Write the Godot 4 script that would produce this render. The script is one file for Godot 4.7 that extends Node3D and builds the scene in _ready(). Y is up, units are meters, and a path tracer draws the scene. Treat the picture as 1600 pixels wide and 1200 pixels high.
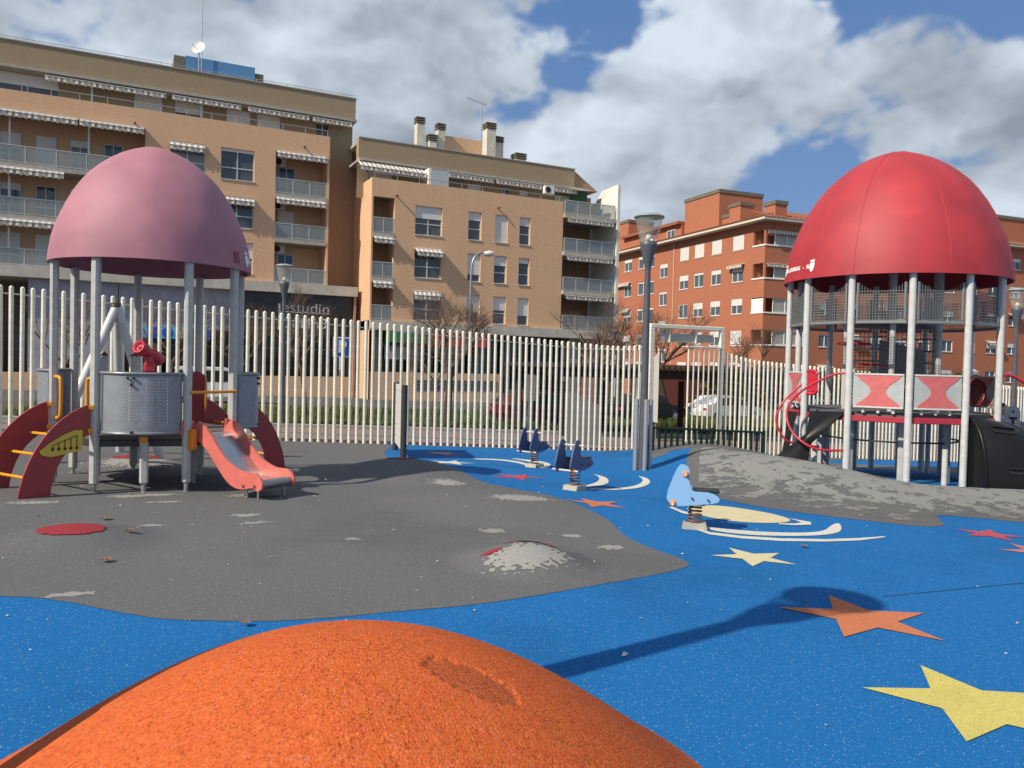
extends Node3D
# Playground with two domed towers. World axes: x runs along the fence and the street, -z leads away from the camera to the street.

var M := {}
var taken := {}
var rng := RandomNumberGenerator.new()
var nz := FastNoiseLite.new()
var nz2 := FastNoiseLite.new()

class MB:
	var v := PackedVector3Array()
	var n := PackedVector3Array()
	var c := PackedColorArray()
	var ix := PackedInt32Array()
	var col := Color(1, 1, 1)
	func vert(p: Vector3, q: Vector3) -> int:
		v.append(p); n.append(q); c.append(col)
		return v.size() - 1
	func face(a: int, b: int, d: int, q: Vector3):
		if (v[b] - v[a]).cross(v[d] - v[a]).dot(q) > 0.0:
			ix.append(a); ix.append(d); ix.append(b)
		else:
			ix.append(a); ix.append(b); ix.append(d)
	func tri(a: Vector3, b: Vector3, d: Vector3, hint: Vector3):
		var q := (b - a).cross(d - a).normalized()
		if q.dot(hint) < 0.0: q = -q
		var i := vert(a, q); vert(b, q); vert(d, q)
		face(i, i + 1, i + 2, q)
	func quad(a: Vector3, b: Vector3, d: Vector3, e: Vector3, hint: Vector3):
		var q := (d - a).cross(e - b).normalized()
		if q.dot(hint) < 0.0: q = -q
		var i := vert(a, q); vert(b, q); vert(d, q); vert(e, q)
		face(i, i + 1, i + 2, q); face(i, i + 2, i + 3, q)
	func box(p: Vector3, s: Vector3, bs := Basis(), ch := 0.0):
		var h := s * 0.5
		var x := bs.x; var y := bs.y; var z := bs.z
		var ax := [x, y, z]
		var hh := [h.x, h.y, h.z]
		if ch <= 0.0:
			for k in 3:
				for sg in [-1.0, 1.0]:
					var nn: Vector3 = ax[k] * sg
					var o: Vector3 = p + nn * hh[k]
					var a: Vector3 = ax[(k + 1) % 3] * hh[(k + 1) % 3]
					var b: Vector3 = ax[(k + 2) % 3] * hh[(k + 2) % 3]
					quad(o - a - b, o + a - b, o + a + b, o - a + b, nn)
			return
		for k in 3:
			var k1: int = (k + 1) % 3; var k2: int = (k + 2) % 3
			for sg in [-1.0, 1.0]:
				var nn: Vector3 = ax[k] * sg
				var o: Vector3 = p + nn * hh[k]
				var a: Vector3 = ax[k1] * (hh[k1] - ch)
				var b: Vector3 = ax[k2] * (hh[k2] - ch)
				quad(o - a - b, o + a - b, o + a + b, o - a + b, nn)
			for s1 in [-1.0, 1.0]:
				for s2 in [-1.0, 1.0]:
					var e: Vector3 = ax[k] * (hh[k] - ch)
					var q1: Vector3 = p + ax[k1] * s1 * hh[k1] + ax[k2] * s2 * (hh[k2] - ch)
					var q2: Vector3 = p + ax[k1] * s1 * (hh[k1] - ch) + ax[k2] * s2 * hh[k2]
					quad(q1 - e, q1 + e, q2 + e, q2 - e, ax[k1] * s1 + ax[k2] * s2)
		for sx in [-1.0, 1.0]:
			for sy in [-1.0, 1.0]:
				for sz in [-1.0, 1.0]:
					var t1: Vector3 = p + x * sx * h.x + y * sy * (h.y - ch) + z * sz * (h.z - ch)
					var t2: Vector3 = p + x * sx * (h.x - ch) + y * sy * h.y + z * sz * (h.z - ch)
					var t3: Vector3 = p + x * sx * (h.x - ch) + y * sy * (h.y - ch) + z * sz * h.z
					tri(t1, t2, t3, x * sx + y * sy + z * sz)
	func bx(x0: float, x1: float, y0: float, y1: float, z0: float, z1: float, ch := 0.0):
		box(Vector3((x0 + x1) / 2, (y0 + y1) / 2, (z0 + z1) / 2), Vector3(absf(x1 - x0), absf(y1 - y0), absf(z1 - z0)), Basis(), ch)
	func beam(a: Vector3, b: Vector3, w: float, hgt: float, ch := 0.0):
		var y := (b - a).normalized()
		var x := (Vector3.UP.cross(y) if absf(y.y) < 0.99 else Vector3.RIGHT).normalized()
		box((a + b) / 2, Vector3(w, a.distance_to(b), hgt), Basis(x, y, x.cross(y)), ch)
	func tube(pts: Array, rad, sides := 8, cap := true):
		var m := pts.size()
		var t0: Vector3 = (pts[1] - pts[0]).normalized()
		var up := Vector3.UP if absf(t0.y) < 0.95 else Vector3.RIGHT
		var s := t0.cross(up).normalized()
		var first := v.size()
		for i in m:
			var t: Vector3
			if i == 0: t = t0
			elif i == m - 1: t = (pts[i] - pts[i - 1]).normalized()
			else: t = ((pts[i + 1] - pts[i]).normalized() + (pts[i] - pts[i - 1]).normalized()).normalized()
			s = (s - t * s.dot(t)).normalized()
			var w := t.cross(s)
			var r: float = rad[i] if rad is Array else rad
			for k in sides:
				var a := TAU * k / sides
				var d := s * cos(a) + w * sin(a)
				vert(pts[i] + d * r, d)
		for i in m - 1:
			for k in sides:
				var a := first + i * sides + k
				var b := first + i * sides + (k + 1) % sides
				face(a, b, b + sides, n[a]); face(a, b + sides, a + sides, n[a])
		if cap:
			for e in [0, m - 1]:
				var q: Vector3 = -t0 if e == 0 else (pts[m - 1] - pts[m - 2]).normalized()
				var o := vert(pts[e], q)
				for k in sides: vert(v[first + e * sides + k], q)
				for k in sides: face(o, o + 1 + k, o + 1 + (k + 1) % sides, q)
	func lathe(prof: Array, sides := 16, xf := Transform3D(), flip := false):
		var first := v.size()
		var m := prof.size()
		for i in m:
			var a: Vector2 = prof[max(i - 1, 0)]; var b: Vector2 = prof[min(i + 1, m - 1)]
			var t := (b - a).normalized()
			var q := Vector2(t.y, -t.x)
			if flip: q = -q
			for k in sides:
				var an := TAU * k / sides
				vert(xf * Vector3(prof[i].x * cos(an), prof[i].y, prof[i].x * sin(an)), (xf.basis * Vector3(q.x * cos(an), q.y, q.x * sin(an))).normalized())
		for i in m - 1:
			for k in sides:
				var a := first + i * sides + k
				var b := first + i * sides + (k + 1) % sides
				face(a, b, b + sides, n[a] + n[b + sides]); face(a, b + sides, a + sides, n[a] + n[b + sides])
	func prism(poly: PackedVector2Array, t: float, xf := Transform3D()):
		var tr := Geometry2D.triangulate_polygon(poly)
		var area := 0.0
		for i in poly.size():
			area += poly[i].cross(poly[(i + 1) % poly.size()])
		for sg in [-1.0, 1.0]:
			var q := xf.basis * Vector3(0, 0, sg)
			var f := v.size()
			for p in poly: vert(xf * Vector3(p.x, p.y, sg * t / 2), q.normalized())
			for i in range(0, tr.size(), 3): face(f + tr[i], f + tr[i + 1], f + tr[i + 2], q)
		for i in poly.size():
			var a := poly[i]; var b := poly[(i + 1) % poly.size()]
			var d := (b - a)
			var q := xf.basis * (Vector3(d.y, -d.x, 0) * (1.0 if area > 0 else -1.0))
			quad(xf * Vector3(a.x, a.y, -t / 2), xf * Vector3(b.x, b.y, -t / 2), xf * Vector3(b.x, b.y, t / 2), xf * Vector3(a.x, a.y, t / 2), q)
	func grid(fn: Callable, nu: int, nv: int, up := Vector3.UP):
		var f := v.size()
		for j in nv + 1:
			for i in nu + 1:
				vert(fn.call(float(i) / nu, float(j) / nv), up)
		for j in nv + 1:
			for i in nu + 1:
				var du: Vector3 = v[f + j * (nu + 1) + min(i + 1, nu)] - v[f + j * (nu + 1) + max(i - 1, 0)]
				var dv: Vector3 = v[f + min(j + 1, nv) * (nu + 1) + i] - v[f + max(j - 1, 0) * (nu + 1) + i]
				var q := du.cross(dv).normalized()
				if q.dot(up) < 0: q = -q
				n[f + j * (nu + 1) + i] = q
		for j in nv:
			for i in nu:
				var a := f + j * (nu + 1) + i
				face(a, a + 1, a + nu + 2, n[a]); face(a, a + nu + 2, a + nu + 1, n[a])
	func mesh() -> ArrayMesh:
		var ar := []
		ar.resize(Mesh.ARRAY_MAX)
		ar[Mesh.ARRAY_VERTEX] = v; ar[Mesh.ARRAY_NORMAL] = n; ar[Mesh.ARRAY_COLOR] = c; ar[Mesh.ARRAY_INDEX] = ix
		var am := ArrayMesh.new()
		am.add_surface_from_arrays(Mesh.PRIMITIVE_TRIANGLES, ar)
		return am

func numbered(parent: Node, called: String) -> String:
	var key := str(parent.get_instance_id()) + called
	var k: int = taken.get(key, 0)
	taken[key] = k + 1
	return called if k == 0 else "%s_%03d" % [called, k]

func put(parent: Node, called: String, mesh: Mesh, m: Material, xf := Transform3D()) -> MeshInstance3D:
	var o := MeshInstance3D.new()
	o.name = numbered(parent, called)
	o.mesh = mesh; o.material_override = m; o.transform = xf
	parent.add_child(o, true)
	return o

func part(parent: Node, called: String, mb: MB, m: Material) -> MeshInstance3D:
	return put(parent, called, mb.mesh(), m)

func tag(o: Node, label: String, cat: String, group := ""):
	o.set_meta("label", label); o.set_meta("category", cat)
	if group != "": o.set_meta("group", group)

func thing(called: String, label: String, cat: String, at := Vector3.ZERO, turn := 0.0, group := "") -> Node3D:
	var o := Node3D.new()
	o.name = numbered(self, called)
	add_child(o, true)
	o.position = at; o.rotation.y = turn
	tag(o, label, cat, group)
	return o

func structure(o: Node): o.set_meta("kind", "structure")

func mat(called: String, c: Color, rough := 0.6, metal := 0.0, tex: Texture2D = null, sc := 1.0, bump: Texture2D = null, bsc := 1.0) -> StandardMaterial3D:
	var m := StandardMaterial3D.new()
	m.albedo_color = c.linear_to_srgb(); m.roughness = rough; m.metallic = metal
	m.vertex_color_use_as_albedo = true
	m.cull_mode = BaseMaterial3D.CULL_DISABLED
	if tex:
		m.albedo_texture = tex; m.uv1_triplanar = true; m.uv1_scale = Vector3(sc, sc, sc)
	if bump:
		m.uv1_triplanar = true; m.uv1_scale = Vector3(sc, sc, sc)
		m.normal_enabled = true; m.normal_texture = bump; m.normal_scale = bsc
	M[called] = m
	return m

func img_tex(im: Image) -> ImageTexture: return ImageTexture.create_from_image(im)

func grain(size: int, lo: float, hi: float, bright: float, dark: float, sd: int) -> Image:
	var r := RandomNumberGenerator.new(); r.seed = sd
	var im := Image.create(size, size, false, Image.FORMAT_RGB8)
	for y in size:
		for x in size:
			var g := r.randf_range(lo, hi)
			var q := r.randf()
			if q < dark: g *= 0.55
			elif q > 1.0 - bright: g = 1.0
			im.set_pixel(x, y, Color(g, g, g))
	return im

# rubber crumb in its own colour with a few paler, darker and stray coloured crumbs
func crumbs(size: int, base: Color, spread: float, share: float, sd: int, pale := Color(0.75, 0.78, 0.8)) -> Image:
	var r := RandomNumberGenerator.new(); r.seed = sd
	var im := Image.create(size, size, false, Image.FORMAT_RGB8)
	for y in size:
		for x in size:
			var g := 1.0 + r.randf_range(-spread, spread)
			im.set_pixel(x, y, Color(base.r * g, base.g * g, base.b * g).linear_to_srgb())
	for k in int(size * size * share):
		var q := r.randf()
		var c := base.lerp(pale, r.randf_range(0.15, 0.6)) if q < 0.45 else (base * 0.45 if q < 0.85 else base.lerp(Color(0.4, 0.2, 0.25), 0.4))
		c.a = 1.0
		var x := r.randi_range(0, size - 1); var y := r.randi_range(0, size - 1)
		for e in [[0, 0], [1, 0], [0, 1], [1, 1]]:
			if e == [1, 1] and r.randf() < 0.5: continue
			im.set_pixel((x + e[0]) % size, (y + e[1]) % size, c.linear_to_srgb())
	return im

func cloudy(size: int, freq: float, lo: float, hi: float, sd: int, oct := 4) -> Image:
	var f := FastNoiseLite.new(); f.seed = sd; f.frequency = freq; f.fractal_octaves = oct
	var s := f.get_seamless_image(size, size)
	var im := Image.create(size, size, false, Image.FORMAT_RGB8)
	for y in size:
		for x in size:
			var g: float = lerp(lo, hi, s.get_pixel(x, y).r)
			im.set_pixel(x, y, Color(g, g, g))
	return im

func bricks(sd: int) -> Image:
	var r := RandomNumberGenerator.new(); r.seed = sd
	var im := Image.create(384, 384, false, Image.FORMAT_RGB8)
	im.fill(Color(0.93, 0.93, 0.92))
	for row in 24:
		for k in 9:
			var g := r.randf_range(0.95, 1.0)
			var x := int(k * 42.67 + (21 if row % 2 else 0))
			for xx in range(x, x + 41):
				for yy in range(row * 16, row * 16 + 14):
					var q := g * r.randf_range(0.95, 1.0)
					im.set_pixel(xx % 384, yy, Color(q, q * r.randf_range(0.97, 1.0), q * 0.98))
	return im

# ---------------------------------------------------------------- terrain
const TOWER := Vector2(14.05, -11.15)
var bumps := [[3.25, -6.17, 0.72, 0.17], [-0.31, -7.95, 0.85, 0.12], [4.15, -12.1, 1.5, 0.25], [0.34, -13.3, 1.0, 0.14], [14.6, -17.2, 2.9, 0.34], [4.3, -9.0, 1.6, 0.10], [1.8, -7.4, 1.7, 0.06]]
const ORANGE := [-0.5, 0.0, 0.0]

func sstep(a: float, b: float, x: float) -> float:
	var t := clampf((x - a) / (b - a), 0.0, 1.0)
	return t * t * (3.0 - 2.0 * t)

func land(x: float, z: float) -> float:
	var n := -z
	var a := -0.052 * x * (0.5 + 0.5 * sstep(9.0, 18.0, n))
	if n > 18.5:
		a = lerpf(a, -0.9 - 0.02 * (x - 11.0), sstep(18.5, 34.0, n))
		return a
	for b in bumps:
		var dx: float = x - b[0]; var dz: float = z - b[1]
		var q: float = (dx * dx + dz * dz) / (b[2] * b[2])
		if q < 1.0: a += b[3] * (1.0 - q) * (1.0 - q)
	var ex := x - TOWER.x; var ez := z - TOWER.y
	var d := sqrt(ex * ex + ez * ez)
	if d < 8.0 and d > 1.0:
		var front := (ex * -0.787 + ez * 0.617) / d
		var left := (ex * -0.97 + ez * -0.24) / d
		var w := 0.75 if d < 3.5 else 1.5
		a += exp(-pow((d - 3.5) / w, 2.0)) * (0.17 + 0.27 * sstep(0.45, 1.0, left)) * sstep(-0.5, 0.1, front)
	return a

func land_normal(x: float, z: float) -> Vector3:
	var e := 0.04
	return Vector3(land(x - e, z) - land(x + e, z), 2.0 * e, land(x, z - e) - land(x, z + e)).normalized()

func at_land(x: float, z: float, up := 0.0) -> Vector3: return Vector3(x, land(x, z) + up, z)

func poly_dist(p: PackedVector2Array, x: float, z: float) -> float:
	var q := Vector2(x, z)
	var best := 1e9
	var inside := false
	var j := p.size() - 1
	for i in p.size():
		var a := p[i]; var b := p[j]
		var e := b - a; var w := q - a
		var t := clampf(w.dot(e) / e.length_squared(), 0.0, 1.0)
		var dd := (w - e * t).length_squared()
		if dd < best: best = dd
		if (a.y > z) != (b.y > z) and x < (b.x - a.x) * (z - a.y) / (b.y - a.y) + a.x: inside = not inside
		j = i
	return sqrt(best) if inside else -sqrt(best)

# a sheet that follows the land wherever dist(x, z) is positive
func sheet(dist: Callable, x0: float, x1: float, z0: float, z1: float, cell: float, up: float, mottle := 0.12) -> MB:
	var mb := MB.new()
	var nx := int(ceil((x1 - x0) / cell)); var nn := int(ceil((z1 - z0) / cell))
	var d := PackedFloat32Array(); d.resize((nx + 1) * (nn + 1))
	for j in nn + 1:
		for i in nx + 1:
			d[j * (nx + 1) + i] = dist.call(x0 + i * cell, z0 + j * cell)
	var id := PackedInt32Array(); id.resize(d.size()); id.fill(-1)
	var add := func(x: float, z: float) -> int:
		var g := 1.0 + mottle * (1.3 * nz.get_noise_2d(x * 4.0 + 40.0, z * 4.0) + 0.5 * nz.get_noise_2d(x * 14.0, z * 14.0) + 0.4 * nz2.get_noise_2d(x * 40.0, z * 40.0))
		mb.col = Color(g, g, g)
		return mb.vert(Vector3(x, land(x, z) + up, z), land_normal(x, z))
	for j in nn:
		for i in nx:
			var k := j * (nx + 1) + i
			var q := [k, k + 1, k + nx + 2, k + nx + 1]
			var m := 0
			for t in q: m += int(d[t] > 0.0)
			if m == 0: continue
			var ring := []
			for s in 4:
				var a: int = q[s]; var b: int = q[(s + 1) % 4]
				var ax := x0 + (a % (nx + 1)) * cell; var az := z0 + (a / (nx + 1)) * cell
				if d[a] > 0.0:
					if id[a] < 0: id[a] = add.call(ax, az)
					ring.append(id[a])
				if (d[a] > 0.0) != (d[b] > 0.0):
					var bx := x0 + (b % (nx + 1)) * cell; var bz := z0 + (b / (nx + 1)) * cell
					var f := d[a] / (d[a] - d[b])
					ring.append(add.call(lerpf(ax, bx, f), lerpf(az, bz, f)))
			for s in range(1, ring.size() - 1):
				mb.face(ring[0], ring[s], ring[s + 1], Vector3.UP)
	return mb

func flat_poly(p: PackedVector2Array, up: float, step := 0.16) -> MB:
	var mb := MB.new()
	var tr := Geometry2D.triangulate_polygon(p)
	var todo := []
	for i in range(0, tr.size(), 3): todo.append([p[tr[i]], p[tr[i + 1]], p[tr[i + 2]]])
	while todo.size() > 0:
		var t: Array = todo.pop_back()
		var a: Vector2 = t[0]; var b: Vector2 = t[1]; var c: Vector2 = t[2]
		var l := [a.distance_to(b), b.distance_to(c), c.distance_to(a)]
		var m: float = max(l[0], max(l[1], l[2]))
		if m > step:
			if m == l[0]:
				var h := (a + b) / 2; todo.append([a, h, c]); todo.append([h, b, c])
			elif m == l[1]:
				var h := (b + c) / 2; todo.append([b, h, a]); todo.append([h, c, a])
			else:
				var h := (c + a) / 2; todo.append([c, h, b]); todo.append([h, a, b])
		else:
			var k := []
			for q in [a, b, c]:
				var g := 1.0 + 0.14 * nz.get_noise_2d(q.x * 30.0, q.y * 30.0)
				mb.col = Color(g, g, g)
				k.append(mb.vert(Vector3(q.x, land(q.x, q.y) + up, q.y), land_normal(q.x, q.y)))
			mb.face(k[0], k[1], k[2], Vector3.UP)
	return mb

func V(a: Array) -> PackedVector2Array:
	var p := PackedVector2Array()
	for q in a: p.append(Vector2(q[0], q[1]))
	return p

func smooth_loop(p: PackedVector2Array, times := 2) -> PackedVector2Array:
	for t in times:
		var o := PackedVector2Array()
		for i in p.size():
			var a := p[i]; var b := p[(i + 1) % p.size()]
			o.append(a.lerp(b, 0.25)); o.append(a.lerp(b, 0.75))
		p = o
	return p

func marking(called: String, label: String, p: PackedVector2Array, m: Material, up := 0.006, group := ""):
	var o := part(self, called, flat_poly(p, up), m)
	tag(o, label, "floor marking", group)

func star(c: Vector2, r: float, deg: float, ratio := 0.4) -> PackedVector2Array:
	var p := PackedVector2Array()
	for k in 10:
		var a := deg_to_rad(deg + 36.0 * k)
		p.append(c + Vector2(cos(a), sin(a)) * (r if k % 2 == 0 else r * ratio))
	return p

func build_ground():
	var all := func(_x: float, _z: float) -> float: return 1.0
	var grey := smooth_loop(V([[-0.66,-6.27],[-0.43,-6.17],[-0.24,-6.0],[-0.01,-5.74],[0.17,-5.55],[0.35,-5.41],[0.6,-5.31],[0.94,-5.2],[1.3,-5.16],[1.74,-5.17],[2.4,-5.15],[3.24,-5.32],[3.94,-5.46],[4.36,-5.57],[4.62,-5.68],[4.72,-5.78],[4.76,-6.0],[4.74,-6.37],[4.78,-6.81],[4.94,-7.28],[5.15,-7.72],[5.24,-8.2],[5.28,-8.89],[5.28,-9.76],[5.07,-10.77],[4.85,-12.0],[4.72,-12.86],[4.73,-14.06],[4.76,-14.92],[4.95,-15.76],[5.3,-16.69],[5.68,-17.39],[5.75,-18.6],[-12,-18.6],[-12,-6.9],[-3,-6.7],[-1.2,-6.4]]), 1)
	var gd := func(x: float, z: float) -> float: return poly_dist(grey, x, z) + 0.012 * nz2.get_noise_2d(x * 160.0, z * 160.0)
	var ridge := smooth_loop(V([[9.3,-11.58],[8.1,-10.1],[7.75,-9.55],[7.77,-9.0],[7.8,-8.44],[7.94,-8.01],[8.14,-7.68],[8.34,-7.36],[8.66,-6.89],[8.91,-6.59],[9.26,-6.51],[9.51,-6.67],[9.92,-7.13],[10.24,-6.88],[10.53,-6.59],[10.69,-6.37],[12.5,-5.0],[17,-5.2],[20,-8],[20,-14],[16.6,-16.2],[13.4,-15.2],[10.9,-13.4]]), 1)
	var under := func(x: float, z: float) -> float:
		var d := Vector2(x, z).distance_to(TOWER)
		if d > 2.9 and d < 4.6 and x < 14.0: return 0.12 - poly_dist(ridge, x, z)
		if x < 6.0 and z < -4.9: return 0.12 - poly_dist(grey, x, z)
		return 1.0
	var o := part(self, "playground_floor", sheet(under, -10.0, 33.0, -18.12, 3.0, 0.115, 0.0, 0.16), M.blue); structure(o)
	o = part(self, "grey_rubber_floor", sheet(gd, -9.9, 5.9, -18.1, -5.0, 0.075, 0.0032, 0.12), M.grey); structure(o)
	var rd := func(x: float, z: float) -> float:
		return minf(poly_dist(ridge, x, z), Vector2(x, z).distance_to(TOWER) - 2.62) + 0.015 * nz2.get_noise_2d(x * 160.0, z * 160.0)
	o = part(self, "crater_rim", sheet(rd, 7.5, 20.0, -16.4, -4.8, 0.09, 0.0035, 0.22), M.rimgrey); structure(o)
	var far_grey := smooth_loop(V([[9.0,-12.35],[10.4,-14.2],[13.1,-18.7],[26,-18.7],[19,-17.2],[12.5,-15.1]]), 1)
	var fd := func(x: float, z: float) -> float: return poly_dist(far_grey, x, z)
	o = part(self, "grey_mound", sheet(fd, 8.8, 26.0, -18.1, -12.2, 0.12, 0.0045, 0.2), M.grey); structure(o)
	# worn pale patches of the rim: bare base layer where the top coat has gone
	var wd := func(x: float, z: float) -> float:
		var d := Vector2(x, z).distance_to(TOWER)
		var a := nz.get_noise_2d(x * 26.0 + 90.0, z * 26.0) + 0.5 * nz2.get_noise_2d(x * 75.0, z * 75.0) + 0.55 * nz2.get_noise_2d(x * 210.0, z * 210.0)
		return minf(a + 0.42 - 0.30 * absf(d - 3.9), minf(poly_dist(ridge, x, z) - 0.22, d - 2.75)) * 0.2
	o = part(self, "worn_rim_coating", sheet(wd, 7.6, 17.0, -14.0, -5.2, 0.034, 0.0065, 0.3), M.wornrim); structure(o)
	# scuffs and worn bump tops on the grey floor
	var spots := [[3.16, -5.98, 0.36, 0.22], [4.62, -8.95, 0.40, 0.24], [0.17, -10.34, 0.2, 0.10], [0.48, -10.39, 0.22, 0.09], [0.55, -9.87, 0.2, 0.05], [1.28, -8.87, 0.14, 0.09], [1.3, -8.33, 0.16, 0.06], [4.39, -10.86, 0.25, 0.16], [3.55, -7.52, 0.14, 0.10], [4.26, -7.09, 0.10, 0.08], [4.36, -6.52, 0.12, 0.09], [1.98, -7.2, 0.07, 0.06], [0.34, -8.51, 0.12, 0.05], [-0.25, -6.18, 0.15, 0.05], [0.36, -13.0, 0.5, 0.3], [-0.75, -10.05, 0.25, 0.1], [1.55, -10.2, 0.3, 0.12]]
	var sd := func(x: float, z: float) -> float:
		var best := -1.0
		for s in spots:
			var q := Vector2((x - s[0]) / s[2], (z - s[1]) / s[3])
			if absf(q.x) < 2.0 and absf(q.y) < 2.0: best = maxf(best, 1.0 - q.length() + 0.7 * nz2.get_noise_2d(x * 110.0, z * 110.0) + 0.8 * nz2.get_noise_2d(x * 260.0, z * 260.0))
		return best * 0.1
	o = part(self, "worn_floor_coating", sheet(sd, -1.4, 5.4, -14.8, -5.7, 0.022, 0.0060, 0.2), M.worn); structure(o)
	var reds := [[-0.31, -7.95, 0.27, 0.25], [4.15, -12.3, 0.26, 0.30], [0.34, -13.35, 0.34, 0.30], [3.36, -6.38, 0.24, 0.09], [3.50, -6.26, 0.08, 0.14], [2.92, -6.2, 0.10, 0.04]]
	var r2 := func(x: float, z: float) -> float:
		var best := -1.0
		for s in reds:
			var q := Vector2((x - s[0]) / s[2], (z - s[1]) / s[3])
			if absf(q.x) < 2.0 and absf(q.y) < 2.0: best = maxf(best, 1.0 - q.length() + 0.16 * nz2.get_noise_2d(x * 120.0, z * 120.0))
		return best * 0.1
	o = part(self, "red_bump_tops", sheet(r2, -1.0, 5.3, -15.0, -6.0, 0.03, 0.011, 0.2), M.redrub); structure(o)
	var sp := PackedVector2Array()
	var line := [Vector2(5.56, -4.4), Vector2(7.29, -4.33)]
	for k in 2: sp.append(line[k] + Vector2(0, -0.006))
	for k in 2: sp.append(line[1 - k] + Vector2(0, 0.006))
	o = part(self, "floor_seam", flat_poly(sp, 0.0045), M.bluestain); structure(o)
	# markings
	marking("floor_star", "cream yellow star on blue floor beside the light blue spring rider", star(Vector2(5.5, -5.8), 0.41, -154), M.cream_mark, 0.006, "stars on the blue floor")
	marking("floor_star", "big orange star on blue floor crossed by a lamp shadow", star(Vector2(4.88, -4.03), 0.58, -137), M.orange_mark, 0.006, "stars on the blue floor")
	marking("floor_star", "small orange star on blue floor in front of the dark riders", star(Vector2(5.65, -8.84), 0.42, -159), M.orange_mark, 0.006, "stars on the blue floor")
	marking("floor_star", "pink star on blue floor beside the edge of the grey floor", star(Vector2(5.9, -11.63), 0.48, -114, 0.35), M.pink_mark, 0.006, "stars on the blue floor")
	marking("floor_star", "dull pink star on blue floor below the crater rim", star(Vector2(9.38, -5.99), 0.38, -106), M.pink_mark, 0.006, "stars on the blue floor")
	marking("floor_star", "pale pink star at the right edge of the blue floor", star(Vector2(8.95, -5.12), 0.46, -147), M.salmon_mark, 0.006, "stars on the blue floor")
	marking("floor_star", "white star on blue floor beside the upright wooden board", star(Vector2(5.72, -14.03), 0.48, -128), M.white_mark, 0.006, "stars on the blue floor")
	marking("floor_star", "red star in the shadow of the upright wooden board", star(Vector2(6.35, -16.1), 0.5, -120), M.salmon_mark, 0.006, "stars on the blue floor")
	marking("floor_star", "large yellow star in the near corner of the blue floor", star(Vector2(4.15, -2.68), 0.57, -137, 0.43), M.yellow_mark, 0.006, "stars on the blue floor")
	marking("floor_planet", "cream oval planet on blue floor beside the light blue rider", smooth_loop(V([[6.79,-8.42],[7.12,-8.46],[7.37,-8.36],[7.51,-8.09],[7.61,-7.78],[7.61,-7.51],[7.53,-7.3],[7.31,-7.18],[7.04,-7.2],[6.78,-7.3],[6.61,-7.5],[6.53,-7.81],[6.56,-8.08]])), M.cream_mark)
	marking("floor_ring", "white ring tip right of the cream planet", V([[7.58,-7.40],[7.66,-7.12],[7.52,-6.98],[7.28,-7.00],[7.12,-7.10],[7.17,-7.15],[7.37,-7.09],[7.52,-7.13]]), M.white_mark, 0.009)
	marking("floor_ring", "white ring tip left of the cream planet", V([[6.49,-8.40],[6.56,-8.42],[6.5,-8.11],[6.53,-7.9],[6.46,-7.81],[6.38,-7.98]]), M.white_mark, 0.009)
	marking("floor_comet", "white comet with a round head in front of the planet", smooth_loop(V([[6.03,-7.26],[6.21,-7.03],[6.49,-6.82],[6.82,-6.67],[7.15,-6.61],[7.43,-6.68],[7.74,-6.89],[7.96,-7.0],[7.98,-6.96],[7.75,-6.73],[7.51,-6.55],[7.24,-6.47],[6.91,-6.47],[6.45,-6.58],[6.15,-6.76],[6.0,-7.01]])), M.white_mark)
	marking("floor_arc", "long thin white arc in front of the white comet", V([[5.86,-7.22],[5.92,-6.91],[6.14,-6.65],[6.49,-6.44],[6.99,-6.28],[7.43,-6.23],[7.87,-6.23],[7.82,-6.19],[7.35,-6.13],[6.87,-6.18],[6.38,-6.33],[6.04,-6.54],[5.82,-6.8]]), M.white_mark)
	marking("floor_crescent", "white crescent right behind the nearer dark rider", smooth_loop(V([[7.52,-11.94],[7.41,-11.53],[7.1,-11.01],[6.68,-10.57],[6.29,-10.32],[6.58,-10.32],[6.93,-10.54],[7.22,-10.91],[7.48,-11.43]]), 1), M.white_mark, 0.006, "white crescents")
	marking("floor_crescent", "longer white crescent reaching towards the lamp post foot", smooth_loop(V([[8.08,-11.37],[7.94,-11.0],[7.65,-10.6],[7.19,-10.2],[6.62,-10.03],[6.25,-10.15],[6.54,-9.91],[7.04,-9.97],[7.46,-10.23],[7.8,-10.58],[8.04,-10.99]]), 1), M.white_mark, 0.006, "white crescents")
	marking("floor_crescent", "white crescent right of the farther dark rider foot", smooth_loop(V([[7.53,-15.33],[7.86,-14.84],[7.91,-14.24],[7.68,-13.65],[7.28,-13.1],[7.04,-12.98],[7.33,-13.36],[7.52,-13.78],[7.57,-14.42]]), 1), M.white_mark, 0.006, "white crescents")
	marking("floor_crescent", "white crescent left of the farther dark rider foot", smooth_loop(V([[6.62,-15.02],[7.17,-14.96],[7.37,-14.47],[7.26,-13.76],[6.97,-13.1],[6.87,-13.04],[7.07,-13.55],[7.14,-14.16],[7.02,-14.64],[6.52,-14.79]]), 1), M.white_mark, 0.006, "white crescents")
	marking("floor_patch", "white patch on the rim below the black climbing ramp", smooth_loop(V([[11.35,-12.6],[12.0,-13.1],[12.5,-12.9],[11.9,-12.1],[11.5,-11.9]])), M.white_mark, 0.012)
	# orange mound with a torn place near its top
	var mb := MB.new()
	var mc := Vector2(0.811, -2.877)
	var torn := Vector2(1.14, -2.56)
	var cells := 340
	var R := 1.51
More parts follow.
